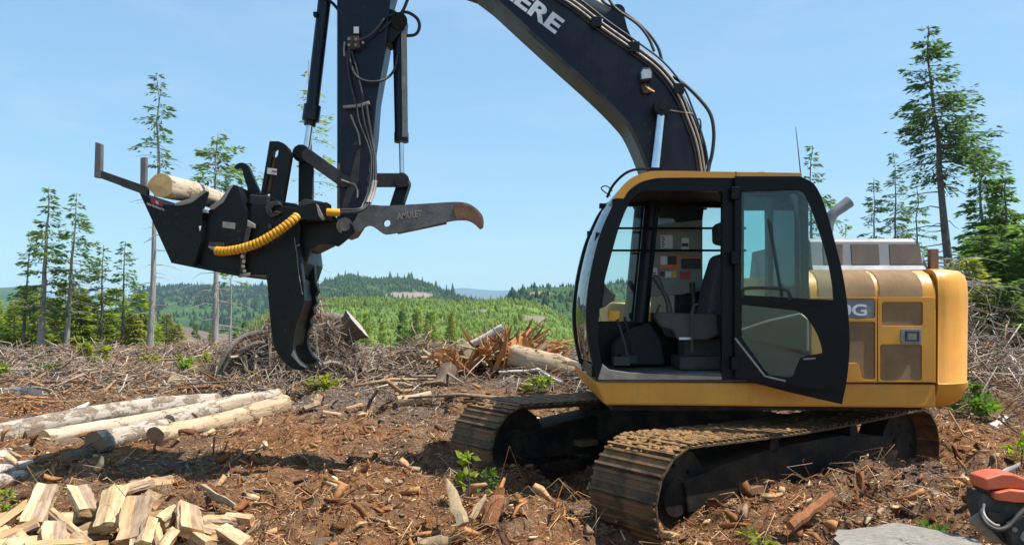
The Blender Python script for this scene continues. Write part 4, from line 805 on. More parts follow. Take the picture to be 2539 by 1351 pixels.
# ================================================================ land
def hash2(ix, iy, s):
    h = (ix * 374761393 + iy * 668265263 + s * 1442695041) & 0xFFFFFFFF
    h = ((h ^ (h >> 13)) * 1274126177) & 0xFFFFFFFF
    return ((h ^ (h >> 16)) & 0xFFFF) / 65535.0
def vnoise(x, y, s=0):
    x = np.asarray(x, float); y = np.asarray(y, float); ix = np.floor(x).astype(np.int64); iy = np.floor(y).astype(np.int64)
    fx = x - ix; fy = y - iy; fx = fx * fx * (3 - 2 * fx); fy = fy * fy * (3 - 2 * fy)
    a = hash2(ix, iy, s); b = hash2(ix + 1, iy, s); c = hash2(ix, iy + 1, s); d = hash2(ix + 1, iy + 1, s)
    return (a + (b - a) * fx) * (1 - fy) + (c + (d - c) * fx) * fy
def fbm(x, y, s=0, o=4, g=.5):
    r = 0; a = 1; t = 0
    for k in range(o): r = r + a * (vnoise(x * 2 ** k, y * 2 ** k, s + k) - .5); t += a; a *= g
    return r / t
MOUNDS = [  # x, y, sx, sy, height
    (-.2, 6.0, .75, .40, .20), (.25, 5.6, .4, .3, .10), (.68, 5.6, .30, .22, -.22), (2.2, 5.35, .9, .35, .20), (3.2, 5.3, .8, .5, .26), (4.4, 7.0, .5, .4, .26), (3.75, 6.0, .5, .4, .10), (-1.2, 5.6, .5, .3, .14), (-2.0, 6.6, .4, .3, .12), (-.9, 8.6, .8, .5, .14), (-2.6, 9.6, .9, .5, .16),
    (5.6, 12.5, 1.6, 2.2, .45), (7.6, 12.0, 2.0, 2.5, .35), (4.9, 9.6, .8, .9, .25), (9, 17, 3, 4, .7),
    (-4.0, 15.9, 1.4, .8, .15), (-4.7, 14.0, 1.1, .9, .1), (-2.4, 15.2, .9, .8, .15), (-.25, 14.9, 1.0, .8, .62), (.75, 15.2, .8, .8, .45), (-1.4, 14.6, .7, .6, .25), (-2.0, 19, 1.6, 1.5, .45), (1.6, 13.0, .9, .9, .2), (-1.6, 13.2, 1.9, 1.1, .26), (.3, 12.9, 1.2, 1.0, .28),
    (-13, 26, 4.5, 2.2, .12), (-8.5, 28, 3, 2, .06), (-17, 24, 3, 2, .10), (-10, 16, 2.5, 1.2, .12), (-7.0, 13.5, 1.6, .8, .16), (-12.5, 19, 2, 1.5, .22),
    (-1.5, 6.6, 1.1, .28, -.10), (-3.6, 7.6, .9, .35, -.08), (-2.3, 5.9, 1.2, .4, .08), (-3.3, 5.6, 1.0, .6, .06), (-.9, 7.4, .7, .4, .08)]
for u_ in np.arange(-1.3, 1.0, .42):                      # debris banked against the near track
    p_ = UC + UD * u_ + UN * (1.72 + .05 * math.sin(7 * u_)); MOUNDS.append((p_.x, p_.y, .30, .30, .13 + .05 * math.sin(5 * u_ + 1)))
for u_ in (-1.6, -.9): p_ = UC + UD * u_ - UN * 1.75; MOUNDS.append((p_.x, p_.y, .35, .35, .16))
def gz(x, y):
    x = np.asarray(x, float); y = np.asarray(y, float)
    near = 1 / (1 + (y / 60.0) ** 2)
    z = .20 * fbm(x * .35, y * .35, 3, 3) + .34 * fbm(x * 1.3, y * 1.3, 9, 3) * np.clip(1.2 - y / 60, .3, 1) + .20 * fbm(x * 4.5, y * 4.5, 21, 3) * np.clip(1.4 - y / 16, 0, 1) + .09 * fbm(x * 13, y * 13, 27, 2) * np.clip(1.3 - y / 11, 0, 1)
    z = z + .30 * fbm(x * .22, y * .22, 31, 4) * np.clip((y - 11) / 10, 0, 1)
    for mx, my, sx, sy, h in MOUNDS: z = z + h * np.exp(-((x - mx) / sx) ** 2 - ((y - my) / sy) ** 2)
    d = np.clip((y - 31 - .12 * x) / 30, 0, None); z = z - 5.5 * d ** 1.4
    return np.maximum(z, -60)
# nearer sheet: fine grid fanning out with distance
rows = np.concatenate([np.linspace(-3, 2.9, 30), np.linspace(3, 12, 270), np.geomspace(12.05, 95, 150)]); cols = np.linspace(-1, 1, 390)
YY, UU = np.meshgrid(rows, cols, indexing='ij'); XX = UU * (7.0 + .80 * np.maximum(YY, 0)); ZZ = gz(XX, YY)
nr, nc = YY.shape; V = np.stack([XX, YY, ZZ], -1).reshape(-1, 3)
i, j = np.meshgrid(np.arange(nr - 1), np.arange(nc - 1), indexing='ij'); q = (i * nc + j).ravel(); Q = np.stack([q, q + 1, q + nc + 1, q + nc], 1)
m, t, out = nodes('ground_soil'); L = t.links; bs = t.nodes.new('ShaderNodeBsdfPrincipled'); bs.inputs['Roughness'].default_value = .95; bs.inputs['Specular IOR Level'].default_value = .15; L.new(bs.outputs[0], out.inputs[0])
tc = t.nodes.new('ShaderNodeTexCoord'); v = tc.outputs['Object']
n1 = noise_tex(t, v, 1.1, 6, .62); n2 = noise_tex(t, v, 9, 8, .75); n3 = noise_tex(t, v, 38, 6, .75); n4 = noise_tex(t, v, .45, 4, .6)
soil = ramp(t, n2.outputs[0], [(.30, (.075, .032, .016)), (.43, (.27, .115, .048)), (.55, (.42, .215, .095)), (.74, (.56, .37, .21))]).outputs[0]
slash = ramp(t, n2.outputs[0], [(.30, (.06, .043, .033)), (.46, (.19, .14, .105)), (.60, (.31, .24, .185)), (.76, (.43, .36, .29))]).outputs[0]
sp = t.nodes.new('ShaderNodeSeparateXYZ'); L.new(v, sp.inputs[0])
mr = t.nodes.new('ShaderNodeMapRange'); mr.inputs[1].default_value = 10; mr.inputs[2].default_value = 24; L.new(sp.outputs[1], mr.inputs[0])
ad = t.nodes.new('ShaderNodeMath'); ad.operation = 'MULTIPLY_ADD'; L.new(n4.outputs[0], ad.inputs[0]); ad.inputs[1].default_value = 1.5; L.new(mr.outputs[0], ad.inputs[2])
col = mixc(t, ramp(t, ad.outputs[0], [(.72, 0.), (1.0, 1.)]).outputs[0], soil, slash)
col = mixc(t, ramp(t, n3.outputs[0], [(.35, .55), (.55, 0.)]).outputs[0], col, (.03, .017, .011)); L.new(col, bs.inputs['Base Color'])
bp = t.nodes.new('ShaderNodeBump'); bp.inputs['Strength'].default_value = .9; bp.inputs['Distance'].default_value = .05; L.new(n3.outputs[0], bp.inputs['Height'])
bp2 = t.nodes.new('ShaderNodeBump'); bp2.inputs['Strength'].default_value = .8; bp2.inputs['Distance'].default_value = .12; L.new(n2.outputs[0], bp2.inputs['Height']); L.new(bp.outputs[0], bp2.inputs['Normal']); L.new(bp2.outputs[0], bs.inputs['Normal'])
M['soil'] = m
g = bpy.data.objects.new('ground', raw_mesh('ground', V, Q, mat=m, smooth=True)); COL.objects.link(g); g['kind'] = 'structure'

# far land: valley sheet and hills, each a height field of its own
def hill_mat(name, cols, scale, cutcol=None):
    m, t, out = nodes(name); L = t.links; bs = t.nodes.new('ShaderNodeBsdfPrincipled'); bs.inputs['Roughness'].default_value = .95; bs.inputs['Specular IOR Level'].default_value = .05; L.new(bs.outputs[0], out.inputs[0])
    tc = t.nodes.new('ShaderNodeTexCoord'); n = noise_tex(t, tc.outputs['Object'], scale, 8, .7); n2 = noise_tex(t, tc.outputs['Object'], scale * .12, 4, .6)
    mm = t.nodes.new('ShaderNodeMath'); mm.operation = 'MULTIPLY_ADD'; L.new(n2.outputs[0], mm.inputs[0]); mm.inputs[1].default_value = .5; 
    m2 = t.nodes.new('ShaderNodeMath'); m2.operation = 'MULTIPLY'; L.new(n.outputs[0], m2.inputs[0]); m2.inputs[1].default_value = .5; L.new(m2.outputs[0], mm.inputs[2])
    c = ramp(t, mm.outputs[0], [(.38, cols[0]), (.5, cols[1]), (.62, cols[2])]).outputs[0]
    n9 = noise_tex(t, tc.outputs['Object'], scale * 4, 5, .8); c = mixc(t, ramp(t, n9.outputs[0], [(.42, .75), (.54, 0.)]).outputs[0], c, [x * .6 for x in cols[0]]); c = mixc(t, ramp(t, n9.outputs[0], [(.62, 0.), (.72, .5)]).outputs[0], c, (.24, .20, .13))
    if cutcol:
        va = t.nodes.new('ShaderNodeVertexColor'); va.layer_name = 'Col'; sp = t.nodes.new('ShaderNodeSeparateColor'); L.new(va.outputs[0], sp.inputs[0]); c = mixc(t, sp.outputs[0], c, cutcol)
    L.new(c, bs.inputs['Base Color']); return m
def ridge(prof, px):
    xs = [p[0] for p in prof]; ys = [p[1] for p in prof]; return np.interp(px, xs, ys)
HILLS = {}
def hill(name, prof, Dn, D, ybase, mat, label=None, ncol=260, nrow=60, rough=.5, px0=None, px1=None, cut=None, seed=1, back=.35):
    """height field rising from distance Dn to a crest at D whose skyline follows prof; falls away behind"""
    px = np.linspace(px0 if px0 is not None else prof[0][0], px1 if px1 is not None else prof[-1][0], ncol); tt = np.concatenate([np.linspace(0, 1, nrow), 1 + np.linspace(.03, back, 8)])
    T_, PX = np.meshgrid(tt, px, indexing='ij'); dist = Dn + (D - Dn) * T_
    zr = CZ - (ridge(prof, PX) - HY) / F * D; zb0 = CZ - (ybase - HY) / F * Dn
    s = np.where(T_ <= 1, np.sin(np.clip(T_, 0, 1) * math.pi / 2) ** 1.0, 1 - (T_ - 1) * 1.2)
    X = (PX - CX) / F * dist
    Z = zb0 + (zr - zb0) * s + rough * D * .012 * fbm(X / D * 14, dist / D * 14, seed, 4) * np.clip(4 * T_, 0, 1) * (1 - .65 * np.clip(T_, 0, 1) ** 8)
    V = np.stack([X, dist, Z], -1).reshape(-1, 3); nr_, nc_ = T_.shape
    i, j = np.meshgrid(np.arange(nr_ - 1), np.arange(nc_ - 1), indexing='ij'); q = (i * nc_ + j).ravel(); Q = np.stack([q, q + 1, q + nc_ + 1, q + nc_], 1)
    col = np.zeros((len(V), 3))
    if cut:
        py = HY - (V[:, 2] - CZ) * F / V[:, 1]; pxx = PX.ravel()
        for (a, b_, c_, d_) in cut:
            e = ((pxx - a) / c_) ** 2 + ((py - b_) / d_) ** 2 + .5 * fbm(pxx / 14, py / 5, 5, 3); col[:, 0] = np.maximum(col[:, 0], np.clip((1.15 - e) * 5, 0, 1))
    o = bpy.data.objects.new(name, raw_mesh(name, V, Q, col=col, mat=mat, smooth=True)); COL.objects.link(o); o['kind'] = 'structure'
    HILLS[o.name] = (V.reshape(nr_, nc_, 3), T_, col.reshape(nr_, nc_, 3)); return o
GREEN = hill_mat('young_forest', ((.05, .10, .022), (.12, .19, .036), (.20, .27, .06)), .35, (.20, .15, .12))
DARK = hill_mat('old_forest', ((.025, .06, .02), (.05, .10, .03), (.08, .145, .042)), .06, (.25, .19, .16))
FAR = hill_mat('far_forest', ((.03, .05, .03), (.035, .06, .035), (.04, .07, .04)), .004)
CUTM = hill_mat('logged_slope', ((.10, .075, .055), (.19, .145, .115), (.27, .215, .17)), .8)
# valley floor reaching the horizon
ang_ = np.linspace(-1.25, 1.25, 120); rad = np.concatenate([np.linspace(60, 400, 20), np.geomspace(430, 14000, 40)])
A_, R_ = np.meshgrid(ang_, rad); V = np.stack([np.sin(A_) * R_, np.cos(A_) * R_, np.where(R_ < 300, -4 - (R_ - 60) * .16, -42.4) + 0 * A_], -1).reshape(-1, 3)
nr_, nc_ = A_.shape; i, j = np.meshgrid(np.arange(nr_ - 1), np.arange(nc_ - 1), indexing='ij'); q = (i * nc_ + j).ravel(); Q = np.stack([q, q + 1, q + nc_ + 1, q + nc_], 1)
o = bpy.data.objects.new('valley', raw_mesh('valley', V, Q, col=np.zeros((len(V), 3)), mat=DARK, smooth=True)); COL.objects.link(o); o['kind'] = 'structure'
mid = hill('hill', [(-500, 905), (500, 880), (590, 822), (640, 790), (700, 762), (780, 747), (860, 742), (960, 741), (1050, 745), (1130, 753), (1200, 749), (1260, 746), (1300, 748), (1350, 762), (1420, 798), (1500, 815), (1800, 835), (2600, 850), (3100, 860)], 130, 430, 960, GREEN, seed=4, rough=.9, ncol=420, nrow=90, cut=[(1325, 790, 30, 8), (950, 775, 22, 3), (1190, 772, 26, 3), (1080, 800, 26, 3), (860, 800, 20, 3)])
rgt = hill('hill', [(1100, 800), (1200, 768), (1260, 740), (1300, 722), (1350, 714), (1420, 712), (1600, 705), (1800, 708), (2100, 722), (2600, 735), (3100, 745)], 300, 760, 860, DARK, seed=8, rough=.35, cut=[(1340, 728, 26, 5)])
cen = hill('hill', [(480, 800), (600, 790), (700, 752), (760, 728), (800, 712), (830, 702), (868, 692), (890, 695), (920, 703), (980, 702), (1030, 704), (1070, 714), (1110, 731), (1150, 744), (1220, 756), (1400, 770)], 500, 1400, 830, DARK, seed=12, rough=.5, cut=[(1015, 733, 60, 8.5)])
lf2 = hill('hill', [(200, 830), (270, 790), (330, 738), (380, 720), (450, 714), (540, 719), (660, 718), (760, 724), (850, 756), (1000, 800)], 700, 1900, 820, DARK, seed=15, rough=.25)
lf1 = hill('hill', [(-700, 690), (-300, 700), (-60, 716), (0, 719), (50, 716), (80, 722), (150, 748), (230, 785), (330, 815)], 900, 2800, 810, DARK, seed=17, rough=.2)
far_ = hill('mountain', [(700, 760), (1000, 738), (1110, 718), (1150, 714), (1180, 717), (1230, 721), (1290, 719), (1340, 715), (1450, 713), (1800, 716), (2300, 712), (3200, 700)], 6500, 9000, 790, FAR, seed=19, rough=.10, nrow=24)
cutl = hill('hillside', [(-800, 760), (-200, 775), (0, 786), (120, 792), (230, 806), (330, 835), (390, 838), (430, 806), (470, 812), (530, 838), (620, 862), (800, 900)], 48, 115, 930, CUTM, seed=23, rough=.5, nrow=70)

# young conifers covering the hills: too many to count
def cones(name, src, spacing_n, hmin, hmax, cols, seed, tmin=.05, tmax=1.02, pxlim=None, dens=None):
    rg = np.random.default_rng(seed); V0, T_, C0 = HILLS[src.name]; nr_, nc_ = T_.shape; N = spacing_n
    rmax = int(np.sum(T_[:, 0] <= 1.0))
    u = rg.uniform(0, nc_ - 1.001, N); w = rg.uniform(0, 1, N) ** .75 * (rmax - 1.001)
    iu = u.astype(int); iw = w.astype(int); fu = (u - iu)[:, None]; fw = (w - iw)[:, None]
    p = (V0[iw, iu] * (1 - fu) + V0[iw, iu + 1] * fu) * (1 - fw) + (V0[iw + 1, iu] * (1 - fu) + V0[iw + 1, iu + 1] * fu) * fw
    keep = C0[iw, iu, 0] < .3
    pxx = CX + p[:, 0] / p[:, 1] * F; keep &= (pxx > -60) & (pxx < 2600)
    keep &= (fbm(p[:, 0] / 40, p[:, 1] / 40, seed, 3) > (-.10 if dens is None else dens)); p = p[keep]; N = len(p)
    big = fbm(p[:, 0] / 55, p[:, 1] / 55, seed + 3, 3); h = (hmin + (hmax - hmin) * rg.uniform(0, 1, N) ** 1.7) * (1 + 2.2 * np.clip(big - .08, 0, 1)) * np.where(rg.uniform(0, 1, N) < .04, 1.9, 1.0); r = h * rg.uniform(.17, .30, N); rd = rg.uniform(0, 1, N) < .42; h = np.where(rd, h * .55, h); r = np.where(rd, r * 1.35, r)
    k = 5; a = np.arange(k) * 2 * math.pi / k; rot = rg.uniform(0, 6.28, N)[:, None]; jit = rg.uniform(.7, 1.25, (N, k))
    ring = np.stack([p[:, :1] + r[:, None] * jit * np.cos(a + rot), p[:, 1:2] + r[:, None] * jit * np.sin(a + rot), np.repeat((p[:, 2] - .05 * h)[:, None], k, 1) + .12 * h[:, None] * jit], -1)
    ring2 = np.stack([p[:, :1] + .55 * r[:, None] * jit[:, ::-1] * np.cos(a + rot + .6), p[:, 1:2] + .55 * r[:, None] * jit[:, ::-1] * np.sin(a + rot + .6), np.repeat((p[:, 2] + .48 * h)[:, None], k, 1)], -1)
    top = np.stack([p[:, 0] + rg.uniform(-.05, .05, N) * h, p[:, 1], p[:, 2] + h], -1)[:, None]
    V = np.concatenate([ring, ring2, top], 1); b0 = (np.arange(N) * (2 * k + 1))[:, None]
    F_ = []
    for q in range(k):
        q2 = (q + 1) % k; F_.append(np.concatenate([b0 + q, b0 + q2, b0 + k + q], 1)); F_.append(np.concatenate([b0 + q2, b0 + k + q2, b0 + k + q], 1)); F_.append(np.concatenate([b0 + k + q, b0 + k + q2, b0 + 2 * k], 1))
    F_ = np.concatenate(F_); cc = np.array(cols); mixv = np.clip(rg.uniform(0, 1, N) * .6 + .4 * (.5 - 1.6 * big), 0, 1)[:, None]
    col = cc[0] + (cc[1] - cc[0]) * mixv; col = col * rg.uniform(.7, 1.25, (N, 1)); col = np.repeat(col[:, None], 2 * k + 1, 1).reshape(-1, 3)
    o = bpy.data.objects.new(name, raw_mesh(name, V.reshape(-1, 3), F_, col=col, mat=M['leaf'], tris=True)); COL.objects.link(o); o['kind'] = 'stuff'; return o
M['leaf'] = leaf_mat('conifer_needles', .55)
tag(cones('young_forest', mid, 42000, .7, 2.3, ((.06, .12, .025), (.30, .36, .065)), 3, dens=-.30), 'bright green young trees covering the middle hillside', 'forest')
tag(cones('forest', rgt, 6000, 2.5, 5.5, ((.02, .05, .02), (.05, .10, .03)), 5), 'darker green forest on the hill left of the cab', 'forest')
tag(cones('forest', cen, 12000, 3, 7, ((.02, .055, .02), (.08, .15, .04)), 6), 'dark green forest on the rounded central hill', 'forest')
tag(cones('forest', lf2, 7000, 5, 10, ((.018, .045, .02), (.04, .085, .03)), 7), 'blue green forest on the far hill left of centre', 'forest')
# haze between here and the far ridges
m, t, out = nodes('haze_air'); pv = t.nodes.new('ShaderNodeVolumePrincipled'); pv.inputs['Color'].default_value = (.55, .76, 1.0, 1); pv.inputs['Density'].default_value = 1.2e-4; pv.inputs['Anisotropy'].default_value = .0
t.links.new(pv.outputs[0], out.inputs['Volume'])
b = MB(); b.box((-15000, -300, -62), (15000, 15000, 330)); hz = b.build('haze', m); hz['kind'] = 'stuff'; tag(hz, 'thin blue haze over the distant hills', 'haze')
# ================================================================ slash, chips and twigs: uncountable litter over the ground
def sticks(N, x, y, lift, Lr, rr, tilt, pal, rg, bend=.12, flat=1.0, az=None, short=False):
    """N little bent four-sided sticks lying at (x, y); returns vertices, quads, colours"""
    z = gz(x, y) + lift; L_ = Lr; a = rg.uniform(0, 2 * math.pi, N) if az is None else az; e = rg.normal(0, 1, N) * tilt
    d = np.stack([np.cos(a) * np.cos(e), np.sin(a) * np.cos(e), np.sin(e)], -1); up = np.tile(np.array([0, 0, 1.0]), (N, 1))
    s = np.cross(d, up); s /= np.linalg.norm(s, axis=1, keepdims=True) + 1e-9; u = np.cross(s, d)
    ro = rg.uniform(0, 6.28, N)[:, None]; s, u = s * np.cos(ro) + u * np.sin(ro), u * np.cos(ro) - s * np.sin(ro)
    c = np.stack([x, y, z + np.abs(np.sin(e)) * L_ * .42 + rr * .6], -1); bo = (s * rg.normal(0, 1, (N, 1)) + u * rg.normal(0, 1, (N, 1))) * (L_ * bend)[:, None]
    rings = []
    for tpos, rs in (((-.5, 1.0), (.5, .6)) if short else ((-.5, 1.0), (0, .95), (.5, .45))):
        p = c + d * (L_ * tpos)[:, None] + (bo if tpos == 0 else 0); w = (rr * rs)[:, None]
        rings += [p + s * w, p + u * w * flat, p - s * w, p - u * w * flat]
    V = np.stack(rings, 1).reshape(-1, 3); K = 8 if short else 12; b0 = (np.arange(N) * K)[:, None]; F_ = []
    for k in range(K // 4 - 1):
        for q in range(4): q2 = (q + 1) % 4; F_.append(np.concatenate([b0 + 4 * k + q, b0 + 4 * k + q2, b0 + 4 * k + 4 + q2, b0 + 4 * k + 4 + q], 1))
    F_.append(np.concatenate([b0 + 3, b0 + 2, b0 + 1, b0], 1)); F_.append(np.concatenate([b0 + K - 4, b0 + K - 3, b0 + K - 2, b0 + K - 1], 1))
    col = np.repeat((pal * rg.uniform(.65, 1.3, (N, 1)))[:, None], K, 1).reshape(-1, 3); return V, np.concatenate(F_), col
def litter(name, parts, mat, label):
    Vs, Fs, Cs, o = [], [], [], 0
    for V, F_, c in parts: Vs.append(V); Fs.append(F_ + o); Cs.append(c); o += len(V)
    ob = bpy.data.objects.new(name, raw_mesh(name, np.concatenate(Vs), np.concatenate(Fs), col=np.concatenate(Cs), mat=mat)); COL.objects.link(ob); ob['kind'] = 'stuff'; tag(ob, label, 'debris'); return ob
M['litter'] = pbr('wood_litter', (.2, .12, .07), None, 30, .9, attr=True, spec=.2)
PAL_R = np.array([(.36, .15, .058), (.26, .105, .042), (.46, .215, .085), (.52, .31, .15), (.62, .45, .26), (.14, .06, .03), (.38, .255, .165)])
PAL_G = np.array([(.28, .215, .16), (.38, .31, .245), (.21, .15, .11), (.11, .078, .056), (.50, .44, .37), (.33, .18, .085), (.36, .24, .145)])
def zone(x, y): return np.clip(((y - 10) / 14 + 1.5 * (fbm(x * .45, y * .45, 77, 3) + .5) - .72) / .28, 0, 1)
def pick(x, y, rg, bias=0):
    k = rg.uniform(0, 1, len(x)) < np.clip(zone(x, y) + bias, .06, .94); return np.where(k[:, None], PAL_G[rg.integers(0, 7, len(x))], PAL_R[rg.integers(0, 7, len(x))])
rg = np.random.default_rng(5); parts = []
def scatter(N, y0, y1): 
    y = np.exp(rg.uniform(math.log(y0), math.log(y1), N)); x = rg.uniform(-1, 1, N) * (.72 * y + .6); return x, y
N = 52000; x, y = scatter(N, 3.6, 14); parts.append(sticks(N, x, y, rg.uniform(-.012, .012, N), rg.uniform(.012, .07, N) * (.6 + y / 14), rg.uniform(.002, .007, N) * (.6 + y / 14), .4, pick(x, y, rg), rg, .05, .5, short=True))
N = 2600; x, y = scatter(N, 3.6, 22); parts.append(sticks(N, x, y, rg.uniform(-.01, .02, N), rg.uniform(.08, .36, N), rg.uniform(.002, .007, N), .2, pick(x, y, rg, .12), rg, .22, .8))
N = 650; x, y = scatter(N, 3.8, 20); parts.append(sticks(N, x, y, rg.uniform(-.005, .03, N), rg.uniform(.06, .26, N), rg.uniform(.008, .03, N), .25, pick(x, y, rg) * .85, rg, .05, .16))
N = 420; x, y = scatter(N, 3.8, 20); k = rg.uniform(0, 1, N); parts.append(sticks(N, x, y, rg.uniform(0, .03, N), rg.uniform(.03, .15, N), rg.uniform(.005, .02, N), .3, np.array([[.60, .44, .25]]) * rg.uniform(.8, 1.15, (N, 1)), rg, .03, .4))
N = 1100; x, y = scatter(N, 3.8, 15); parts.append(sticks(N, x, y, rg.uniform(-.01, .03, N), rg.uniform(.05, .22, N), rg.uniform(.015, .045, N), .45, PAL_R[rg.integers(0, 7, N)] * .8, rg, .10, .16))
N = 2600; x, y = scatter(N, 3.8, 14); parts.append(sticks(N, x, y, rg.uniform(-.01, .03, N), rg.uniform(.10, .45, N), rg.uniform(.0015, .004, N), .16, pick(x, y, rg, .1) * .75, rg, .32, 1.0))
litter('wood_debris', parts, M['litter'], 'reddish brown bark and wood chips littering the torn up ground')
def clods(N, x, y, size, pal, rg):
    """irregular lumps of soil and rotten wood, half sunk in the ground"""
    base = [Vector(v).normalized() for v in ((1, 0, 0), (-1, 0, 0), (0, 1, 0), (0, -1, 0), (0, 0, 1), (0, 0, -1), (1, 1, 1), (-1, 1, 1), (1, -1, 1), (-1, -1, 1), (1, 1, -1), (-1, 1, -1), (1, -1, -1), (-1, -1, -1))]
    q = [(4, 6, 0, 8), (4, 8, 3, 9), (4, 9, 1, 7), (4, 7, 2, 6), (0, 6, 2, 10), (2, 7, 1, 11), (1, 9, 3, 13), (3, 8, 0, 12), (5, 12, 0, 10), (5, 13, 3, 12), (5, 11, 1, 13), (5, 10, 2, 11)]
    B = np.array([tuple(v) for v in base]); k = len(B); V = B[None] * rg.uniform(.35, 1.35, (N, k, 1)); a = rg.uniform(0, 6.28, N); ca, sa = np.cos(a)[:, None], np.sin(a)[:, None]
    sx, sy, sz = size * rg.uniform(.8, 1.7, N), size * rg.uniform(.6, 1.1, N), size * rg.uniform(.22, .5, N); X = V[..., 0] * sx[:, None]; Y_ = V[..., 1] * sy[:, None]
    V = np.stack([x[:, None] + X * ca - Y_ * sa, y[:, None] + X * sa + Y_ * ca, (gz(x, y) + sz * .05)[:, None] + V[..., 2] * sz[:, None]], -1); b0 = (np.arange(N) * k)[:, None, None]
    return V.reshape(-1, 3), (np.array(q)[None] + b0).reshape(-1, 4), np.repeat((pal * rg.uniform(.6, 1.25, (N, 1)))[:, None], k, 1).reshape(-1, 3)
N = 9000; x, y = scatter(N, 3.7, 14); k = fbm(x * .9, y * .9, 55, 3) > -.05; x, y = x[k], y[k]; N = len(x)
cl = [clods(N, x, y, .008 + .034 * rg.uniform(0, 1, N) ** 2.2 * (.6 + y / 12), PAL_R[rg.choice([0, 1, 2, 5, 1, 6], N)] * .75, rg)]
M['clod'] = pbr('soil_clods', (.2, .1, .05), None, 26, .95, attr=True, spec=.1, bump=.8, bscale=60)
litter('soil_clods', cl, M['clod'], 'lumps of red brown soil and rotten wood churned up around the machine')
# grey branch slash further back and heaped on the mounds
parts = []
N = 10500; y = rg.uniform(11.5, 34, N) ** 1.0; x = rg.uniform(-1, 1, N) * (.72 * y + 1); k = ((np.abs(x + 4.6) < 2.2) & (y < 13.5)) | (fbm(x * .5, y * .5, 91, 3) < -.06); y = np.where(k, rg.uniform(15, 34, N), y); parts.append(sticks(N, x, y, rg.uniform(-.01, .04, N), rg.uniform(.2, .8, N), rg.uniform(.004, .011, N) * (.5 + y / 20), .2, pick(x, y, rg, .05) * .85, rg, .2))
N = 1300; y = rg.uniform(12, 34, N); x = rg.uniform(-1, 1, N) * (.72 * y + 1); k = (np.abs(x + 4.6) < 2.2) & (y < 13.5); y = np.where(k, y + 8, y); parts.append(sticks(N, x, y, rg.uniform(0, .05, N), rg.uniform(.5, 1.9, N), rg.uniform(.012, .04, N), .08, pick(x, y, rg, .2), rg, .06))
for mx, my, sx, sy, h, n_ in ((-4.3, 14.2, 1.7, .6, .10, 900), (-2.0, 19, 2.0, 1.4, .35, 1500), (-.2, 14.6, 1.4, .9, .15, 600), (5.9, 12.5, 1.6, 1.6, .35, 1600), (8.0, 13, 2, 2, .3, 1000), (-13, 26, 5, 2, .12, 2600), (-8.5, 27.5, 3.5, 1.6, .10, 1500), (-18, 24, 3, 2, .12, 900), (1.6, 13.2, 1.3, .9, .15, 600), (-9, 17, 3.5, 1.8, .1, 1300)):
    x = rg.normal(mx, sx * .6, n_); y = rg.normal(my, sy * .6, n_); k = PAL_G[rg.integers(0, 7, n_)] * .92
    parts.append(sticks(n_, x, y, np.abs(rg.normal(0, h * .5, n_)) * np.exp(-((x - mx) / sx) ** 2 - ((y - my) / sy) ** 2), rg.uniform(.2, .9, n_), rg.uniform(.004, .012, n_) * (.6 + my / 28), .32, k, rg, .15))
def dome(f, a):
    h = 1.42 * math.sin(math.pi * (f * .84 + .08)) ** .8 * (1 + .16 * math.sin(7 * f + 2.3 * a) + .12 * math.sin(13 * f - 4 * a)) * (.75 + .4 * f)
    return P(545 + 350 * f, 945, 15.5) + Vector((0, -.85 * math.cos(a) * (.6 + .4 * math.sin(math.pi * f)), -.15 + h * max(0, math.sin(a)) ** .8))
dp = np.array([tuple(dome(rg.uniform(0, 1), rg.uniform(.1, 1.9))) for _ in range(2600)]); n_ = len(dp)
parts.append(sticks(n_, dp[:, 0], dp[:, 1], dp[:, 2] - gz(dp[:, 0], dp[:, 1]), rg.uniform(.12, .7, n_), rg.uniform(.003, .010, n_), .4, PAL_G[rg.integers(0, 7, n_)] * .8, rg, .18))
n_ = 2600; x = rg.normal(7.0, 1.5, n_); y = rg.normal(15.0, 1.0, n_); parts.append(sticks(n_, x, y, np.abs(rg.normal(0, .45, n_)), rg.uniform(.2, 1.1, n_), rg.uniform(.004, .012, n_), .6, PAL_G[rg.integers(0, 5, n_)] * .8, rg, .18))
litter('branch_slash', parts, M['litter'], 'grey dead branches and twigs heaped across the logged clearing')

# ================================================================ logs of the pile on the left
def gp(px, py, lift=0.0, Y=None):
    """ground point seen at a photo pixel (march along the view ray)"""
    if Y is not None: return P(px, py, Y)
    for yy in np.arange(3.0, 60, .04):
        p = P(px, py, yy)
        if p.z <= float(gz(p.x, p.y)) + lift: return p
    return P(px, py, 30)
def log_px(a, c, r0, r1, bark, endm, seed, label, **k):
    """log whose axis ends appear at photo pixels a=(px,py,Y), c=(px,py,Y)"""
    return make_log('log', P(*a), P(*c), r0, r1, bark, endm, seed, label, group='logs in the pile left of the excavator', **k)
log_px((-130, 1112, 8.9), (538, 994, 12.6), .16, .13, 'greylog', 'endgrey', 21, 'long pale weathered log at the back of the log pile', segs=24, bend=.10, knots=14)
log_px((108, 1090, 9.1), (628, 990, 12.3), .118, .115, 'peeled', 'endfresh', 22, 'smooth light log second from the back with a knotty near end', segs=20, bend=.10, knots=12)
log_px((384, 1084, 9.0), (704, 1002, 11.6), .125, .145, 'tanlog', 'endold', 23, 'yellowish tan log with a rounded far end at right of pile', segs=18, bend=.08, knots=12)
log_px((232, 1098, 8.7), (400, 1058, 9.9), .135, .122, 'greylog', 'endold', 24, 'shaded log in the middle of the pile with its dark cut end facing out', segs=12, knots=6)
log_px((420, 1046, 10.6), (688, 976, 13.4), .105, .10, 'greylog', 'endgrey', 25, 'grey log lying behind the tan log at the far right of the pile', segs=14, knots=6)
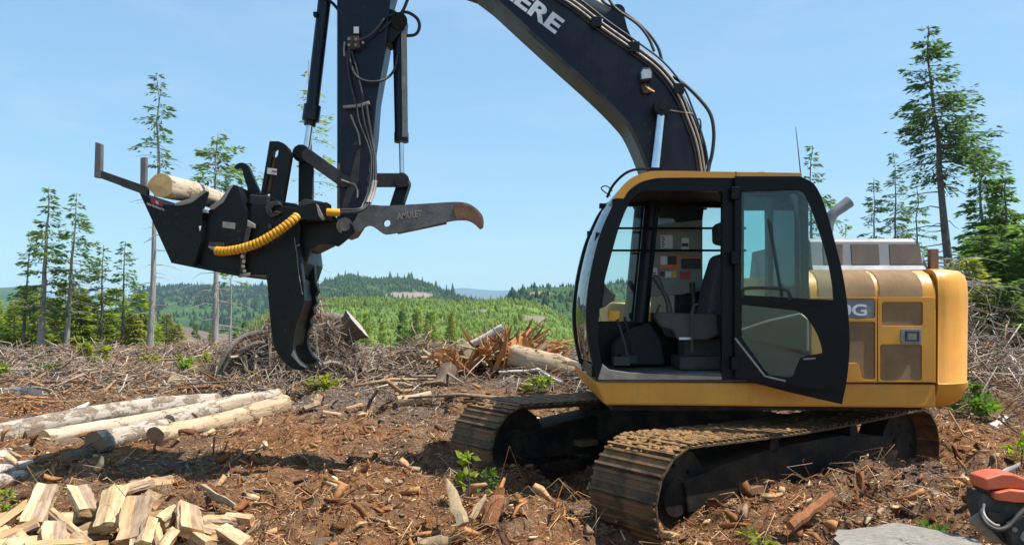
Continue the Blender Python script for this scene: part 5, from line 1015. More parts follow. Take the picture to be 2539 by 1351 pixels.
log_px((48, 1130, 8.4), (245, 1080, 9.9), .105, .10, 'barklog', 'endold', 26, 'short log with a reddish round cut end at the left of the pile', segs=10)
log_px((-60, 1178, 7.5), (136, 1146, 8.4), .085, .09, 'greylog', 'endgrey', 27, 'flaking grey log lying low at the left edge below the pile', segs=10, knots=6)
log_px((158, 1146, 8.2), (300, 1110, 9.3), .095, .085, 'barklog', 'endold', 28, 'dark log under the shaded middle log of the pile', segs=8)
log_px((-70, 1206, 7.0), (52, 1182, 7.6), .075, .075, 'greylog', 'endfresh', 29, 'lowest grey log with a pale cut end at the left edge', segs=8)
log_px((452, 1112, 9.0), (700, 1076, 10.2), .055, .045, 'tanlog', 'endfresh', 30, 'slim tan pole lying on the ground in front of the tan log', segs=14)
log_px((585, 1046, 10.9), (708, 1022, 11.6), .075, .07, 'peeled', 'endfresh', 31, 'stubby pale log end tucked against the right of the tan log', segs=8)
log_px((60, 1086, 9.6), (400, 1042, 11.1), .09, .085, 'barklog', 'endold', 32, 'bark covered log wedged between the back logs of the pile', segs=12)
log_px((-40, 1146, 8.0), (95, 1108, 9.2), .08, .08, 'peeled', 'endfresh', 33, 'pale log half hidden left of the reddish cut end', segs=8)

# ================================================================ split firewood
def fw_mat(name, c1, c2, streak):
    m, t, out = nodes(name); L = t.links; bs = t.nodes.new('ShaderNodeBsdfPrincipled'); bs.inputs['Roughness'].default_value = .8; bs.inputs['Specular IOR Level'].default_value = .25; L.new(bs.outputs[0], out.inputs[0])
    tc = t.nodes.new('ShaderNodeTexCoord'); mp = t.nodes.new('ShaderNodeMapping'); mp.inputs['Scale'].default_value = (9, 9, .9); L.new(tc.outputs['Object'], mp.inputs['Vector'])
    oi = t.nodes.new('ShaderNodeObjectInfo'); va = t.nodes.new('ShaderNodeVectorMath'); va.operation = 'ADD'; L.new(mp.outputs[0], va.inputs[0]); cb = t.nodes.new('ShaderNodeCombineXYZ')
    ml = t.nodes.new('ShaderNodeMath'); ml.operation = 'MULTIPLY'; ml.inputs[1].default_value = 40; L.new(oi.outputs['Random'], ml.inputs[0])
    for q in range(3): L.new(ml.outputs[0], cb.inputs[q])
    L.new(cb.outputs[0], va.inputs[1]); n = noise_tex(t, va.outputs[0], 3.2, 7, .7); n2 = noise_tex(t, va.outputs[0], 14, 4, .6)
    col = mixc(t, oi.outputs['Random'], c1, c2); col = mixc(t, ramp(t, n.outputs[0], [(.42, 0.), (.62, .9)]).outputs[0], col, streak); col = mixc(t, ramp(t, n2.outputs[0], [(.30, .5), (.42, 0.)]).outputs[0], col, (.30, .18, .09))
    L.new(col, bs.inputs['Base Color']); bp = t.nodes.new('ShaderNodeBump'); bp.inputs['Strength'].default_value = .5; bp.inputs['Distance'].default_value = .012; L.new(n.outputs[0], bp.inputs['Height']); L.new(bp.outputs[0], bs.inputs['Normal']); return m
M['fw'] = fw_mat('split_wood', (.64, .48, .29), (.48, .30, .145), (.36, .205, .095)); M['fwend'] = fw_mat('split_wood_end', (.58, .38, .18), (.48, .28, .12), (.36, .20, .09)); M['fwbark'] = fw_mat('split_wood_bark', (.42, .30, .20), (.30, .20, .13), (.16, .10, .065))
def firewood_mesh(seed):
    rr = random.Random(seed); L_ = .40; kind = seed % 4
    if kind == 0: sec = [(-.065, -.03), (.06, -.035), (.07, .0), (.06, .03), (-.055, .035)]
    elif kind == 1: sec = [(0, -.07), (.075, .01), (.06, .04), (.03, .058), (0, .062), (-.035, .055), (-.06, .035), (-.07, .005)]
    elif kind == 2: sec = [(-.04, -.045), (.05, -.05), (.055, .03), (.02, .06), (-.05, .045)]
    else: sec = [(-.075, -.015), (.0, -.04), (.08, -.015), (.06, .03), (.02, .045), (-.03, .045), (-.065, .025)]
    sec = [(x * rr.uniform(.88, 1.12), y * rr.uniform(.88, 1.12)) for x, y in sec]; sec = [p for a_, c_ in zip(sec, sec[1:] + sec[:1]) for p in (a_, ((a_[0] * .55 + c_[0] * .45), (a_[1] * .55 + c_[1] * .45)))]; nj = len(sec) // 2; n = len(sec); S = 9; jit = [[rr.uniform(-.0055, .0055) for _ in range(len(sec))] for _ in range(4)]; vs = []; tw = rr.uniform(-.25, .25); bx = rr.uniform(-.012, .012)
    for i in range(S + 1):
        t = i / S - .5; a = tw * t; sc = 1 + rr.uniform(-.05, .05)
        for k, (x, y) in enumerate(sec):
            jj = 1 + (jit[(i * 4) // (S + 1)][k] + rr.uniform(-.003, .003)) / max(.03, math.hypot(x, y)); x2 = x * jj * sc + bx * math.sin(t * 3); y2 = y * jj * sc
            vs.append((x2 * math.cos(a) - y2 * math.sin(a), x2 * math.sin(a) + y2 * math.cos(a), t * L_ + (rr.uniform(-.010, .010) if i in (0, S) else 0)))
    fs = [(i * n + k, i * n + (k + 1) % n, (i + 1) * n + (k + 1) % n, (i + 1) * n + k) for i in range(S) for k in range(n)]; nb = len(fs); fs += [tuple(range(n - 1, -1, -1)), tuple(range(S * n, S * n + n))]
    me = bpy.data.meshes.new('firewood'); me.from_pydata(vs, [], fs); me.materials.append(M['fw']); me.materials.append(M['fwend']); me.materials.append(M['fwbark'])
    for q, p in enumerate(me.polygons):
        if q >= nb: p.material_index = 1
        elif kind in (0, 1, 3) and (q % n) in range(n // 2 + (2 if kind == 0 else 0), n - 1): p.material_index = 2
        elif kind == 2 and (q % n) in (4, 5): p.material_index = 2
    return me
FWM = [firewood_mesh(s) for s in range(12)]
def firewood(a, c, k, roll, label, ws=1.0, group='split firewood heap'):
    a = Vector(a); c = Vector(c); o = bpy.data.objects.new('firewood', FWM[k % 12]); COL.objects.link(o)
    q = (c - a).normalized().to_track_quat('Z', 'Y'); o.rotation_mode = 'QUATERNION'; o.rotation_quaternion = q @ Euler((0, 0, roll)).to_quaternion()
    o.location = (a + c) / 2; o.scale = (ws, ws, (c - a).length / .40); tag(o, label, 'firewood', group); return o
FW = [((80, 1302, 5.28), (116, 1208, 5.62), 0, 0.2, 1.15, 'tall cream split piece leaning steeply at the left of the firewood heap'),
      ((222, 1272, 5.45), (192, 1210, 5.78), 4, 0.1, 1.1, 'blocky pale split piece leaning left near the top of the heap'),
      ((318, 1345, 5.0), (352, 1240, 5.4), 8, 0.0, 1.35, 'broad tan split piece in the centre of the heap'),
      ((258, 1308, 5.2), (290, 1215, 5.6), 3, 3.0, 1.1, 'bark backed half round with an orange sawn end in the heap centre'),
      ((474, 1322, 5.2), (464, 1258, 5.5), 0, 0.5, 1.25, 'large pale slab standing at the right of the heap'),
      ((352, 1356, 4.92), (378, 1294, 5.18), 2, 0.2, .85, 'narrow white split piece right of the broad tan one'),
      ((132, 1366, 4.85), (142, 1302, 5.12), 8, 0.1, 1.1, 'rounded pale split piece at the bottom of the heap under the tall one'),
      ((-14, 1312, 5.2), (64, 1252, 5.52), 6, 0.4, .7, 'long thin pinkish split piece at the far left of the heap'),
      ((126, 1272, 5.42), (202, 1340, 5.1), 7, 1.2, .55, 'slim rounded stick slanting down right across the heap'),
      ((398, 1366, 4.9), (428, 1322, 5.1), 6, 0.3, .8, 'small pale wedge at the bottom right of the narrow white piece'),
      ((505, 1298, 5.62), (590, 1290, 5.7), 9, 0.8, .8, 'orange tinted flat piece lying right of the large slab'),
      ((560, 1284, 5.7), (626, 1290, 5.68), 6, 0.2, .7, 'pale flat piece at the right end of the heap'),
      ((520, 1356, 5.1), (478, 1330, 5.25), 1, 2.6, .8, 'tan wedge at the bottom right below the large slab'),
      ((612, 1350, 5.15), (548, 1318, 5.35), 5, 2.0, .8, 'pale wedge at the lower right corner of the heap'),
      ((362, 1230, 5.75), (392, 1246, 5.6), 4, 0.7, .8, 'white sunlit chunk behind the broad tan piece'),
      ((398, 1300, 5.35), (440, 1268, 5.55), 11, 1.4, .85, 'dark sided wedge with a pale end left of the large slab'),
      ((-30, 1345, 5.0), (20, 1322, 5.15), 10, 2.2, .9, 'pinkish wedge in the bottom left corner'),
      ((66, 1362, 4.95), (24, 1330, 5.1), 7, 2.4, .9, 'shaded half round below the tall cream piece at left'),
      ((232, 1366, 4.88), (190, 1336, 5.05), 2, 1.0, .8, 'pale wedge at the bottom edge between the rounded and broad pieces'),
      ((318, 1206, 6.9), (425, 1190, 7.2), 6, 1.0, .9, 'split length with yellow heartwood lying in the shadow behind the heap'),
      ((300, 1222, 6.6), (372, 1194, 6.9), 9, 0.5, .8, 'grey brown split length lying beside the yellow hearted one')]
for a, c, k, ro, ws, lab in FW: firewood(P(*a), P(*c), k, ro, lab, ws)
rr = random.Random(44)
for q in range(34):
    px = rr.uniform(-60, 600); Yq = rr.uniform(4.7, 5.75); X = wpx(px, Yq); hz_ = .16 * math.exp(-((px - 230) / 260) ** 2) * rr.uniform(.1, 1)
    zz = float(gz(X, Yq)) + .03 + hz_ * (1 if Yq < 5.6 else .4); a = rr.uniform(0, 6.28); e = rr.uniform(-.35, .35); d = Vector((math.cos(a) * math.cos(e), math.sin(a) * math.cos(e), math.sin(e))) * .19
    firewood(Vector((X, Yq, zz)) - d, Vector((X, Yq, zz)) + d, q, rr.uniform(0, 6.28), 'split piece buried low among others in the firewood heap', rr.uniform(.6, 1.0))
for px, py, dx, dy, lab in ((755, 1016, 38, -14, 'pale split piece right of the log ends'), (785, 1008, 4, -26, 'small upright pale block behind the logs'), (860, 1018, 40, -12, 'pale split piece lying apart in the clearing middle'), (800, 1026, 44, 6, 'flat pale split piece on the ground right of the logs')):
    g0 = gp(px, py + 6); firewood(g0 + Vector((0, 0, .05)), P(px + dx, py + dy - 2, g0.y + .1), 4 + px, .3, lab, .8, 'split pieces scattered right of the log pile')

# ================================================================ single stumps, shards and sticks
def shard(name, a, c, w, t, mat, seed, label=None, parent=None, cat_='wood', group=None, tip=.25, loc=True):
    """splintered plank: uneven width, torn tip"""
    rr = random.Random(seed); a = Vector(a); c = Vector(c); d = c - a; S = 6; b = MB(); side = d.cross(Vector((rr.uniform(-.4, .4), 1, rr.uniform(-.3, .3)))).normalized(); nn = side.cross(d).normalized(); vs = []
    for i in range(S + 1):
        f = i / S; ww = w * (1 - (1 - tip) * max(0, (f - .45) / .55) ** 1.3) * rr.uniform(.85, 1.12); tt = t * (1 - .6 * f) * rr.uniform(.8, 1.2); o = side * rr.uniform(-.12, .12) * w + nn * rr.uniform(-.1, .1) * w
        p = a + d * f + o; vs += [p - side * ww / 2 - nn * tt * .3, p - side * ww * .1 - nn * tt * .6, p + side * ww / 2 - nn * tt * .2, p + side * ww * .3 + nn * tt * .5, p - side * ww * .25 + nn * tt * .6]
    n = 5; fs = [(i * n + k, i * n + (k + 1) % n, (i + 1) * n + (k + 1) % n, (i + 1) * n + k) for i in range(S) for k in range(n)] + [tuple(range(n - 1, -1, -1)), tuple(range(S * n, S * n + n))]
    b.add(vs, fs); return b.build(name, mat, parent, smooth=38, label=label, category=cat_ if parent is None else None, group=group, loc=None if parent else a)
M['redwood'] = pbr('rotten_red_wood', (.33, .125, .04), (.20, .075, .028), 5, .85, .95, stretch=(7, 7, 1.2), dirt=(.45, .21, .07), dirt_amt=.35, dirt_scale=4, bump=.6, bscale=20)
M['orangewood'] = pbr('torn_orange_wood', (.52, .24, .075), (.38, .17, .055), 5, .8, .95, stretch=(7, 7, 1.0), dirt=(.56, .30, .10), dirt_amt=.3, dirt_scale=4, bump=.5, bscale=20)
M['bleached'] = pbr('bleached_wood', (.60, .57, .53), (.47, .43, .39), 6, .75, .9, stretch=(6, 6, 1.0), dirt=(.26, .21, .17), dirt_amt=.3, dirt_scale=5, bump=.4, bscale=20)
M['tanwood'] = pbr('tan_torn_wood', (.46, .34, .19), (.33, .23, .13), 6, .8, .95, stretch=(7, 7, 1.0), dirt=(.2, .12, .07), dirt_amt=.3, dirt_scale=5, bump=.5, bscale=20)
M['darkroot'] = pbr('grey_root', (.22, .175, .14), (.13, .10, .08), 6, .9, stretch=(5, 5, 1.5), dirt=(.08, .055, .04), dirt_amt=.4, dirt_scale=5, bump=.6, bscale=16)
def sh_px(name, a, c, w, t, mat, seed, label, cat_='wood', tip=.25): return shard(name, P(*a), P(*c), w, t, M[mat], seed, label, cat_=cat_, tip=tip)
sh_px('wood_shard', (1148, 1300, 5.35), (1106, 1186, 5.6), .085, .05, 'tanwood', 1, 'tall pale splintered shard standing in front of the far track', tip=.2)
sh_px('wood_shard', (1212, 1305, 5.45), (1240, 1212, 5.65), .12, .07, 'redwood', 2, 'upright red brown broken stake right of the pale shard', tip=.6)
sh_px('wood_shard', (1168, 1285, 5.4), (1205, 1225, 5.5), .05, .03, 'tanwood', 3, 'small pale splinter between the pale shard and the red stake')
sh_px('wood_shard', (1958, 1302, 5.0), (2062, 1226, 5.3), .07, .06, 'redwood', 4, 'brown broken branch stub poking up beside the near track', tip=.8)
sh_px('wood_shard', (500, 1212, 6.9), (585, 1252, 6.3), .09, .06, 'tanwood', 5, 'curved tan broken branch on the ground right of the firewood', tip=.5)
sh_px('plank', (775, 1346, 5.28), (918, 1341, 5.36), .10, .05, 'tanwood', 6, 'pale flat offcut at the bottom edge left of centre', 'offcut', .9)
sh_px('plank', (1035, 1343, 5.30), (1118, 1338, 5.36), .07, .04, 'tanwood', 7, 'short pale offcut at the bottom edge near the centre', 'offcut', .9)
sh_px('plank', (958, 940, 14.6), (1052, 937, 14.6), .16, .13, 'orangewood', 8, 'orange plank of torn wood lying left of the shattered stump', 'wood', .9)
sh_px('log_chunk', (422, 950, 15.8), (488, 952, 15.8), .36, .30, 'freshchunk' if 'freshchunk' in M else 'tanwood', 9, 'pale yellow chunk of split log in the slash above the log pile', 'log', .9)
sh_px('wood_shard', (1062, 955, 13.6), (1040, 990, 12.6), .12, .10, 'tanwood', 10, 'pale torn root end below the dark leaning slab', tip=.5)
sh_px('fallen_pole', (30, 962, 14.2), (105, 972, 13.8), .10, .06, 'bleached', 11, 'white bleached stick lying at the far left above the logs', 'stick', .8)
sh_px('fallen_pole', (148, 1030, 11.6), (222, 998, 12.2), .07, .04, 'bleached', 12, 'pale stick lying just behind the back log of the pile', 'stick', .5)
sh_px('wood_shard', (2395, 1070, 10.3), (2350, 1110, 9.4), .25, .12, 'orangewood', 13, 'orange torn slab of wood behind the counterweight on the right', tip=.5)
sh_px('wood_shard', (2345, 1082, 9.9), (2470, 1120, 9.2), .18, .08, 'orangewood', 14, 'long orange splintered wood lying right of the tracks', tip=.5)
sh_px('log_chunk', (2466, 1075, 9.7), (2505, 1040, 10.2), .20, .16, 'bleached', 15, 'white bleached chunk of stump near the right edge', 'log', .8)
sh_px('fallen_pole', (2378, 925, 12.9), (2600, 905, 13.5), .16, .10, 'bleached', 16, 'long bleached grey trunk lying behind the machine at right', 'log', .7)
sh_px('fallen_pole', (2440, 870, 15.5), (2620, 866, 15.5), .10, .08, 'bleached', 17, 'thin bleached pole lying under the trees at right edge', 'stick', .7)
sh_px('fallen_pole', (2500, 890, 13.0), (2550, 960, 12.2), .22, .16, 'bleached', 18, 'pale grey stump side at the right edge of the slash', 'log', .8)
sh_px('wood_shard', (2440, 1190, 5.9), (2528, 1150, 6.3), .05, .03, 'bleached', 19, 'pale stick lying behind the chainsaw', tip=.7)
# uprooted stump in the middle distance
US = empty('uprooted_stump', P(800, 940, 15.4), label='uprooted grey stump with tangled roots and a pale sawn top', category='stump')
rr = random.Random(9); b = MB(); ax0, ax1 = P(800, 872, 15.3), P(886, 802, 15.36); axd = (ax1 - ax0)
sd = axd.cross(Vector((0, 1, 0))).normalized(); nd = sd.cross(axd).normalized(); rings = []; n = 22; S = 7
for i in range(S + 1):
    f = i / S; r = .36 - .16 * math.sin(f * 2.2) + .10 * f * f * f
    for k in range(n):
        a = 2 * math.pi * k / n; q = r * (1 + .09 * math.sin(4 * a + 1) + .06 * math.sin(9 * a) + rr.uniform(-.04, .04))
        rings.append(ax0 + axd * f + (sd * math.cos(a) + nd * math.sin(a)) * q)
b.add(rings, [(i * n + k, i * n + (k + 1) % n, (i + 1) * n + (k + 1) % n, (i + 1) * n + k) for i in range(S) for k in range(n)]); b.build('trunk', M['barklog'], US, smooth=True)
b = MB(); top = rings[S * n:]; cc = sum(top, Vector()) / n + axd.normalized() * .004; b.add([cc] + top, [(0, 1 + k, 1 + (k + 1) % n) for k in range(n)]); b.build('cut_face', M['endgrey'], US)
b = MB(); b.tube([P(745, 812, 15.6), P(790, 796, 15.55), P(830, 792, 15.5), P(868, 800, 15.45)], [.10, .13, .14, .10], 12, smooth=3); b.build('buttress', M['darkroot'], US, smooth=True)
b = MB(); nf, na = 22, 18; vs = [dome(i / (nf - 1), math.pi * k / (na - 1)) + Vector((rr.gauss(0, .02), rr.gauss(0, .03), rr.gauss(0, .04))) for i in range(nf) for k in range(na)]
b.add(vs, [(i * na + k, i * na + k + 1, (i + 1) * na + k + 1, (i + 1) * na + k) for i in range(nf - 1) for k in range(na - 1)]); b.build('root_plate', M['darkroot'], US)
for q in range(190):
    f, a = rr.uniform(.03, .97), rr.uniform(.12, 2.0); df, da = rr.gauss(0, .05), rr.gauss(0, .16); pts = []; lift = rr.uniform(.0, .06)
    for s_ in range(6):
        pts.append(dome(min(1, max(0, f)), min(3, max(.05, a))) + Vector((rr.gauss(0, .02), -lift * math.cos(a) - .02, lift + rr.gauss(0, .02)))); f += df; a += da; df += rr.gauss(0, .02); da += rr.gauss(0, .08); lift = max(0, lift + rr.gauss(.01, .04))
    r0 = rr.choice([.008, .012, .012, .02, .03, .045]) * rr.uniform(.8, 1.2); b = MB(); b.tube(pts, [r0, r0 * .95, r0 * .85, r0 * .7, r0 * .5, r0 * .25], 6, smooth=2); b.build('root', M[rr.choice(['darkroot', 'darkroot', 'greylog'])], US, smooth=True)
b = MB(); b.tube([P(535, 925, 14.6), P(565, 870, 14.7), P(600, 838, 14.9), P(650, 825, 15.0), P(690, 828, 15.2)], [.03, .05, .06, .06, .05], 8, smooth=4); tag(b.build('fallen_branch', M['darkroot'], smooth=True), 'dark arching branch over the left of the root heap', 'branch')
# shattered red stump
SS = empty('shattered_stump', P(1240, 950, 14.8), label='shattered stump of red and orange splintered wood left of the cab', category='stump')
rr = random.Random(3)
for q in range(250):
    px = rr.gauss(1222, 70); Yq = 14.5 + rr.uniform(-.6, .5); base = P(px, rr.uniform(865, 930), Yq); tp = max(790, 786 + abs(px - 1250) * .55 + rr.uniform(0, 50)); top_ = P(px + rr.gauss(15, 48), tp + (rr.uniform(10, 70) if rr.random() < .35 else 0), Yq + rr.uniform(-.5, .5))
    shard('shard', base, top_, rr.choice([.03, .04, .06, .10, .18]) * rr.uniform(.8, 1.2), rr.uniform(.02, .07), M[rr.choice(['redwood', 'redwood', 'orangewood', 'orangewood', 'orangewood', 'tanwood'])], 100 + q, parent=SS, tip=.15)
for q in range(60):
    p = P(rr.uniform(1270, 1385), rr.uniform(845, 890), 14.9 + rr.uniform(-.3, .3)); c = p + Vector((rr.uniform(.2, .6), rr.uniform(-.2, .2), rr.uniform(-.12, .06)))
    shard('shard', p, c, rr.uniform(.03, .08), .03, M[rr.choice(['redwood', 'orangewood'])], 300 + q, parent=SS, tip=.2)
make_log('log', P(1274, 880, 14.0), P(1478, 940, 13.0), .20, .17, 'tanlog', 'endfresh', 51, 'thick peeled log lying between the shattered stump and the cab', knots=6, bend=.03)
make_log('log', P(1150, 862, 14.4), P(1248, 812, 14.4), .06, .075, 'bleached' if True else '', 'endgrey', 52, 'bleached white pole leaning across the shattered stump', bend=.02, knots=2)
make_log('log', P(1238, 922, 13.6), P(1335, 916, 13.4), .025, .03, 'bleached', 'endgrey', 53, 'thin white stick lying in front of the thick peeled log', knots=1)
make_log('log', P(1332, 916, 13.3), P(1392, 950, 12.4), .032, .03, 'bleached', 'endgrey', 54, 'white stick slanting down towards the far track', knots=1)
make_log('log', P(1094, 962, 13.2), P(1116, 916, 13.6), .15, .15, 'barklog', 'endold', 55, 'dark stubby log slab leaning below the shattered stump', knots=1, segs=5)
make_log('log', P(985, 996, 11.9), P(1068, 985, 12.1), .09, .10, 'tanlog', 'endfresh', 56, 'tan root end lying in the clearing left of the far track', knots=4, segs=7)
# sawn grey stump in the near right corner
GS = empty('sawn_stump', (2.16, 4.22, 0.0), label='weathered grey sawn stump top in the bottom right corner', category='stump')
n = 40; rr = random.Random(12); zt = .355; b = MB(); ring = []
for k in range(n):
    a = 2 * math.pi * k / n; r = .35 * (1 + .13 * math.sin(2 * a + .6) + .07 * math.sin(5 * a + 2) + .03 * math.sin(11 * a) + rr.uniform(-.025, .025)); ring.append((2.16 + r * 1.05 * math.cos(a), 4.22 + r * 1.0 * math.sin(a)))
vs = [(x, y, zt + rr.uniform(-.004, .004)) for x, y in ring] + [(2.16 + (x - 2.16) * 1.02, 4.22 + (y - 4.22) * 1.02, zt - .05) for x, y in ring] + [(2.16 + (x - 2.16) * 1.22, 4.22 + (y - 4.22) * 1.22, -.1) for x, y in ring]
b.add(vs, [(j * n + k, j * n + (k + 1) % n, (j + 1) * n + (k + 1) % n, (j + 1) * n + k) for j in range(2) for k in range(n)]); b.build('bark', M['barklog'], GS, smooth=True)
m, t, out = nodes('grey_sawn_top'); L = t.links; bs = t.nodes.new('ShaderNodeBsdfPrincipled'); bs.inputs['Roughness'].default_value = .9; L.new(bs.outputs[0], out.inputs[0]); tc = t.nodes.new('ShaderNodeTexCoord')
mp = t.nodes.new('ShaderNodeMapping'); mp.inputs['Scale'].default_value = (1.2, 14, 1); mp.inputs['Rotation'].default_value = (0, 0, .5); L.new(tc.outputs['Object'], mp.inputs['Vector']); n1 = noise_tex(t, mp.outputs[0], 9, 6, .7); n2 = noise_tex(t, tc.outputs['Object'], 40, 6, .8); n3 = noise_tex(t, tc.outputs['Object'], 5, 4, .6)
c_ = ramp(t, n1.outputs[0], [(.3, (.13, .11, .09)), (.5, (.25, .22, .19)), (.7, (.35, .315, .275))]).outputs[0]; c_ = mixc(t, ramp(t, n2.outputs[0], [(.35, .7), (.5, 0.)]).outputs[0], c_, (.17, .14, .11)); c_ = mixc(t, ramp(t, n3.outputs[0], [(.58, 0.), (.7, .6)]).outputs[0], c_, (.15, .085, .06)); L.new(c_, bs.inputs['Base Color'])
bp = t.nodes.new('ShaderNodeBump'); bp.inputs['Strength'].default_value = .7; bp.inputs['Distance'].default_value = .01; L.new(n2.outputs[0], bp.inputs['Height']); L.new(bp.outputs[0], bs.inputs['Normal'])
b = MB(); NR = 9; tv = [(2.16, 4.22, zt)]
for i in range(1, NR + 1):
    for k in range(n): x, y, z = vs[k]; f = i / NR; tv.append((2.16 + (x - 2.16) * f, 4.22 + (y - 4.22) * f, (zt if i < NR else z) + .004 + .016 * float(fbm(2.16 + (x - 2.16) * f * 9, (y - 4.22) * f * 9, 61, 3)) + (rr.uniform(-.004, .004) if i < NR else 0)))
b.add(tv, [(0, 1 + k, 1 + (k + 1) % n) for k in range(n)] + [(1 + (i - 1) * n + k, 1 + i * n + k, 1 + i * n + (k + 1) % n, 1 + (i - 1) * n + (k + 1) % n) for i in range(1, NR) for k in range(n)]); b.build('cut_face', m, GS)
# ================================================================ chainsaw in the right corner
M['sawred'] = pbr('saw_orange_plastic', (.60, .115, .045), (.52, .10, .04), 5, .38, .5, dirt=(.42, .20, .12), dirt_amt=.3, dirt_scale=9)
M['sawblack'] = pbr('saw_black_plastic', (.02, .02, .02), (.035, .033, .03), 8, .5, .7, dirt=(.14, .11, .08), dirt_amt=.35, dirt_scale=9)
YS = 4.35
CS = empty('chainsaw', P(2520, 1345, YS), label='orange and black chainsaw on the ground beside the grey stump', category='chainsaw')
def cpl_(name, pts, Y, t, mat, bevel=.012, bseg=3): b = MB(); b.pxplate(pts, Y, t); return b.build(name, M[mat], CS, bevel=bevel, bseg=bseg)
cpl_('top_cover', [(2442, 1186), (2480, 1175), (2520, 1176), (2580, 1200), (2590, 1216), (2500, 1210), (2446, 1216)], YS - .06, .16, 'sawred')
cpl_('lower_cover', [(2470, 1222), (2510, 1213), (2600, 1222), (2610, 1248), (2520, 1246), (2470, 1240)], YS - .085, .20, 'sawred')
cpl_('cover_gap', [(2448, 1214), (2600, 1216), (2600, 1226), (2448, 1222)], YS - .04, .14, 'sawblack', .004)
cpl_('engine_block', [(2440, 1222), (2470, 1236), (2640, 1250), (2650, 1345), (2500, 1352), (2450, 1300), (2436, 1262)], YS - .05, .17, 'sawblack')
cpl_('muffler', [(2448, 1268), (2492, 1272), (2490, 1298), (2456, 1296)], YS - .075, .05, 'steel', .006)
b = MB(); b.tube([P(2438, 1250, YS - .02), P(2434, 1272, YS - .07), P(2444, 1296, YS - .12), P(2470, 1312, YS - .15), P(2500, 1304, YS - .15), P(2530, 1272, YS - .13), P(2560, 1250, YS - .12), P(2600, 1246, YS - .1)], .013, 12, smooth=5); b.build('front_handle', M['sawblack'], CS, smooth=True)
b = MB(); b.tube([P(2440, 1248, YS - .085), P(2438, 1266, YS - .10), P(2446, 1284, YS - .135), P(2466, 1300, YS - .165), P(2478, 1302, YS - .168)], .0075, 8, smooth=4); b.build('handle_pale_strip', M['baresteel'], CS, smooth=True)  # thin paler tube laid along part of the front handle
cpl_('clutch_cover', [(2500, 1300), (2540, 1280), (2640, 1290), (2650, 1350), (2510, 1360)], YS - .11, .06, 'sawblack')
b = MB(); b.cyl(P(2516, 1312, YS - .125), P(2516, 1312, YS - .1), .014, n=10); b.cyl(P(2545, 1330, YS - .125), P(2545, 1330, YS - .1), .03, n=16); b.build('bar_nut', M['baresteel'], CS, smooth=True)
b = MB(); b.plate([(2405, 1172), (2440, 1166), (2448, 1176), (2430, 1180)], lambda p: P(p[0], p[1], YS + .12), (0, .05, 0)); b.build('rear_handle', M['sawblack'], CS, bevel=.008)
cpl_('guide_bar', [(2436, 1266), (2420, 1275), (2400, 1290), (2425, 1310), (2470, 1345), (2500, 1352), (2470, 1310)], YS - .02, .012, 'baresteel', .003)

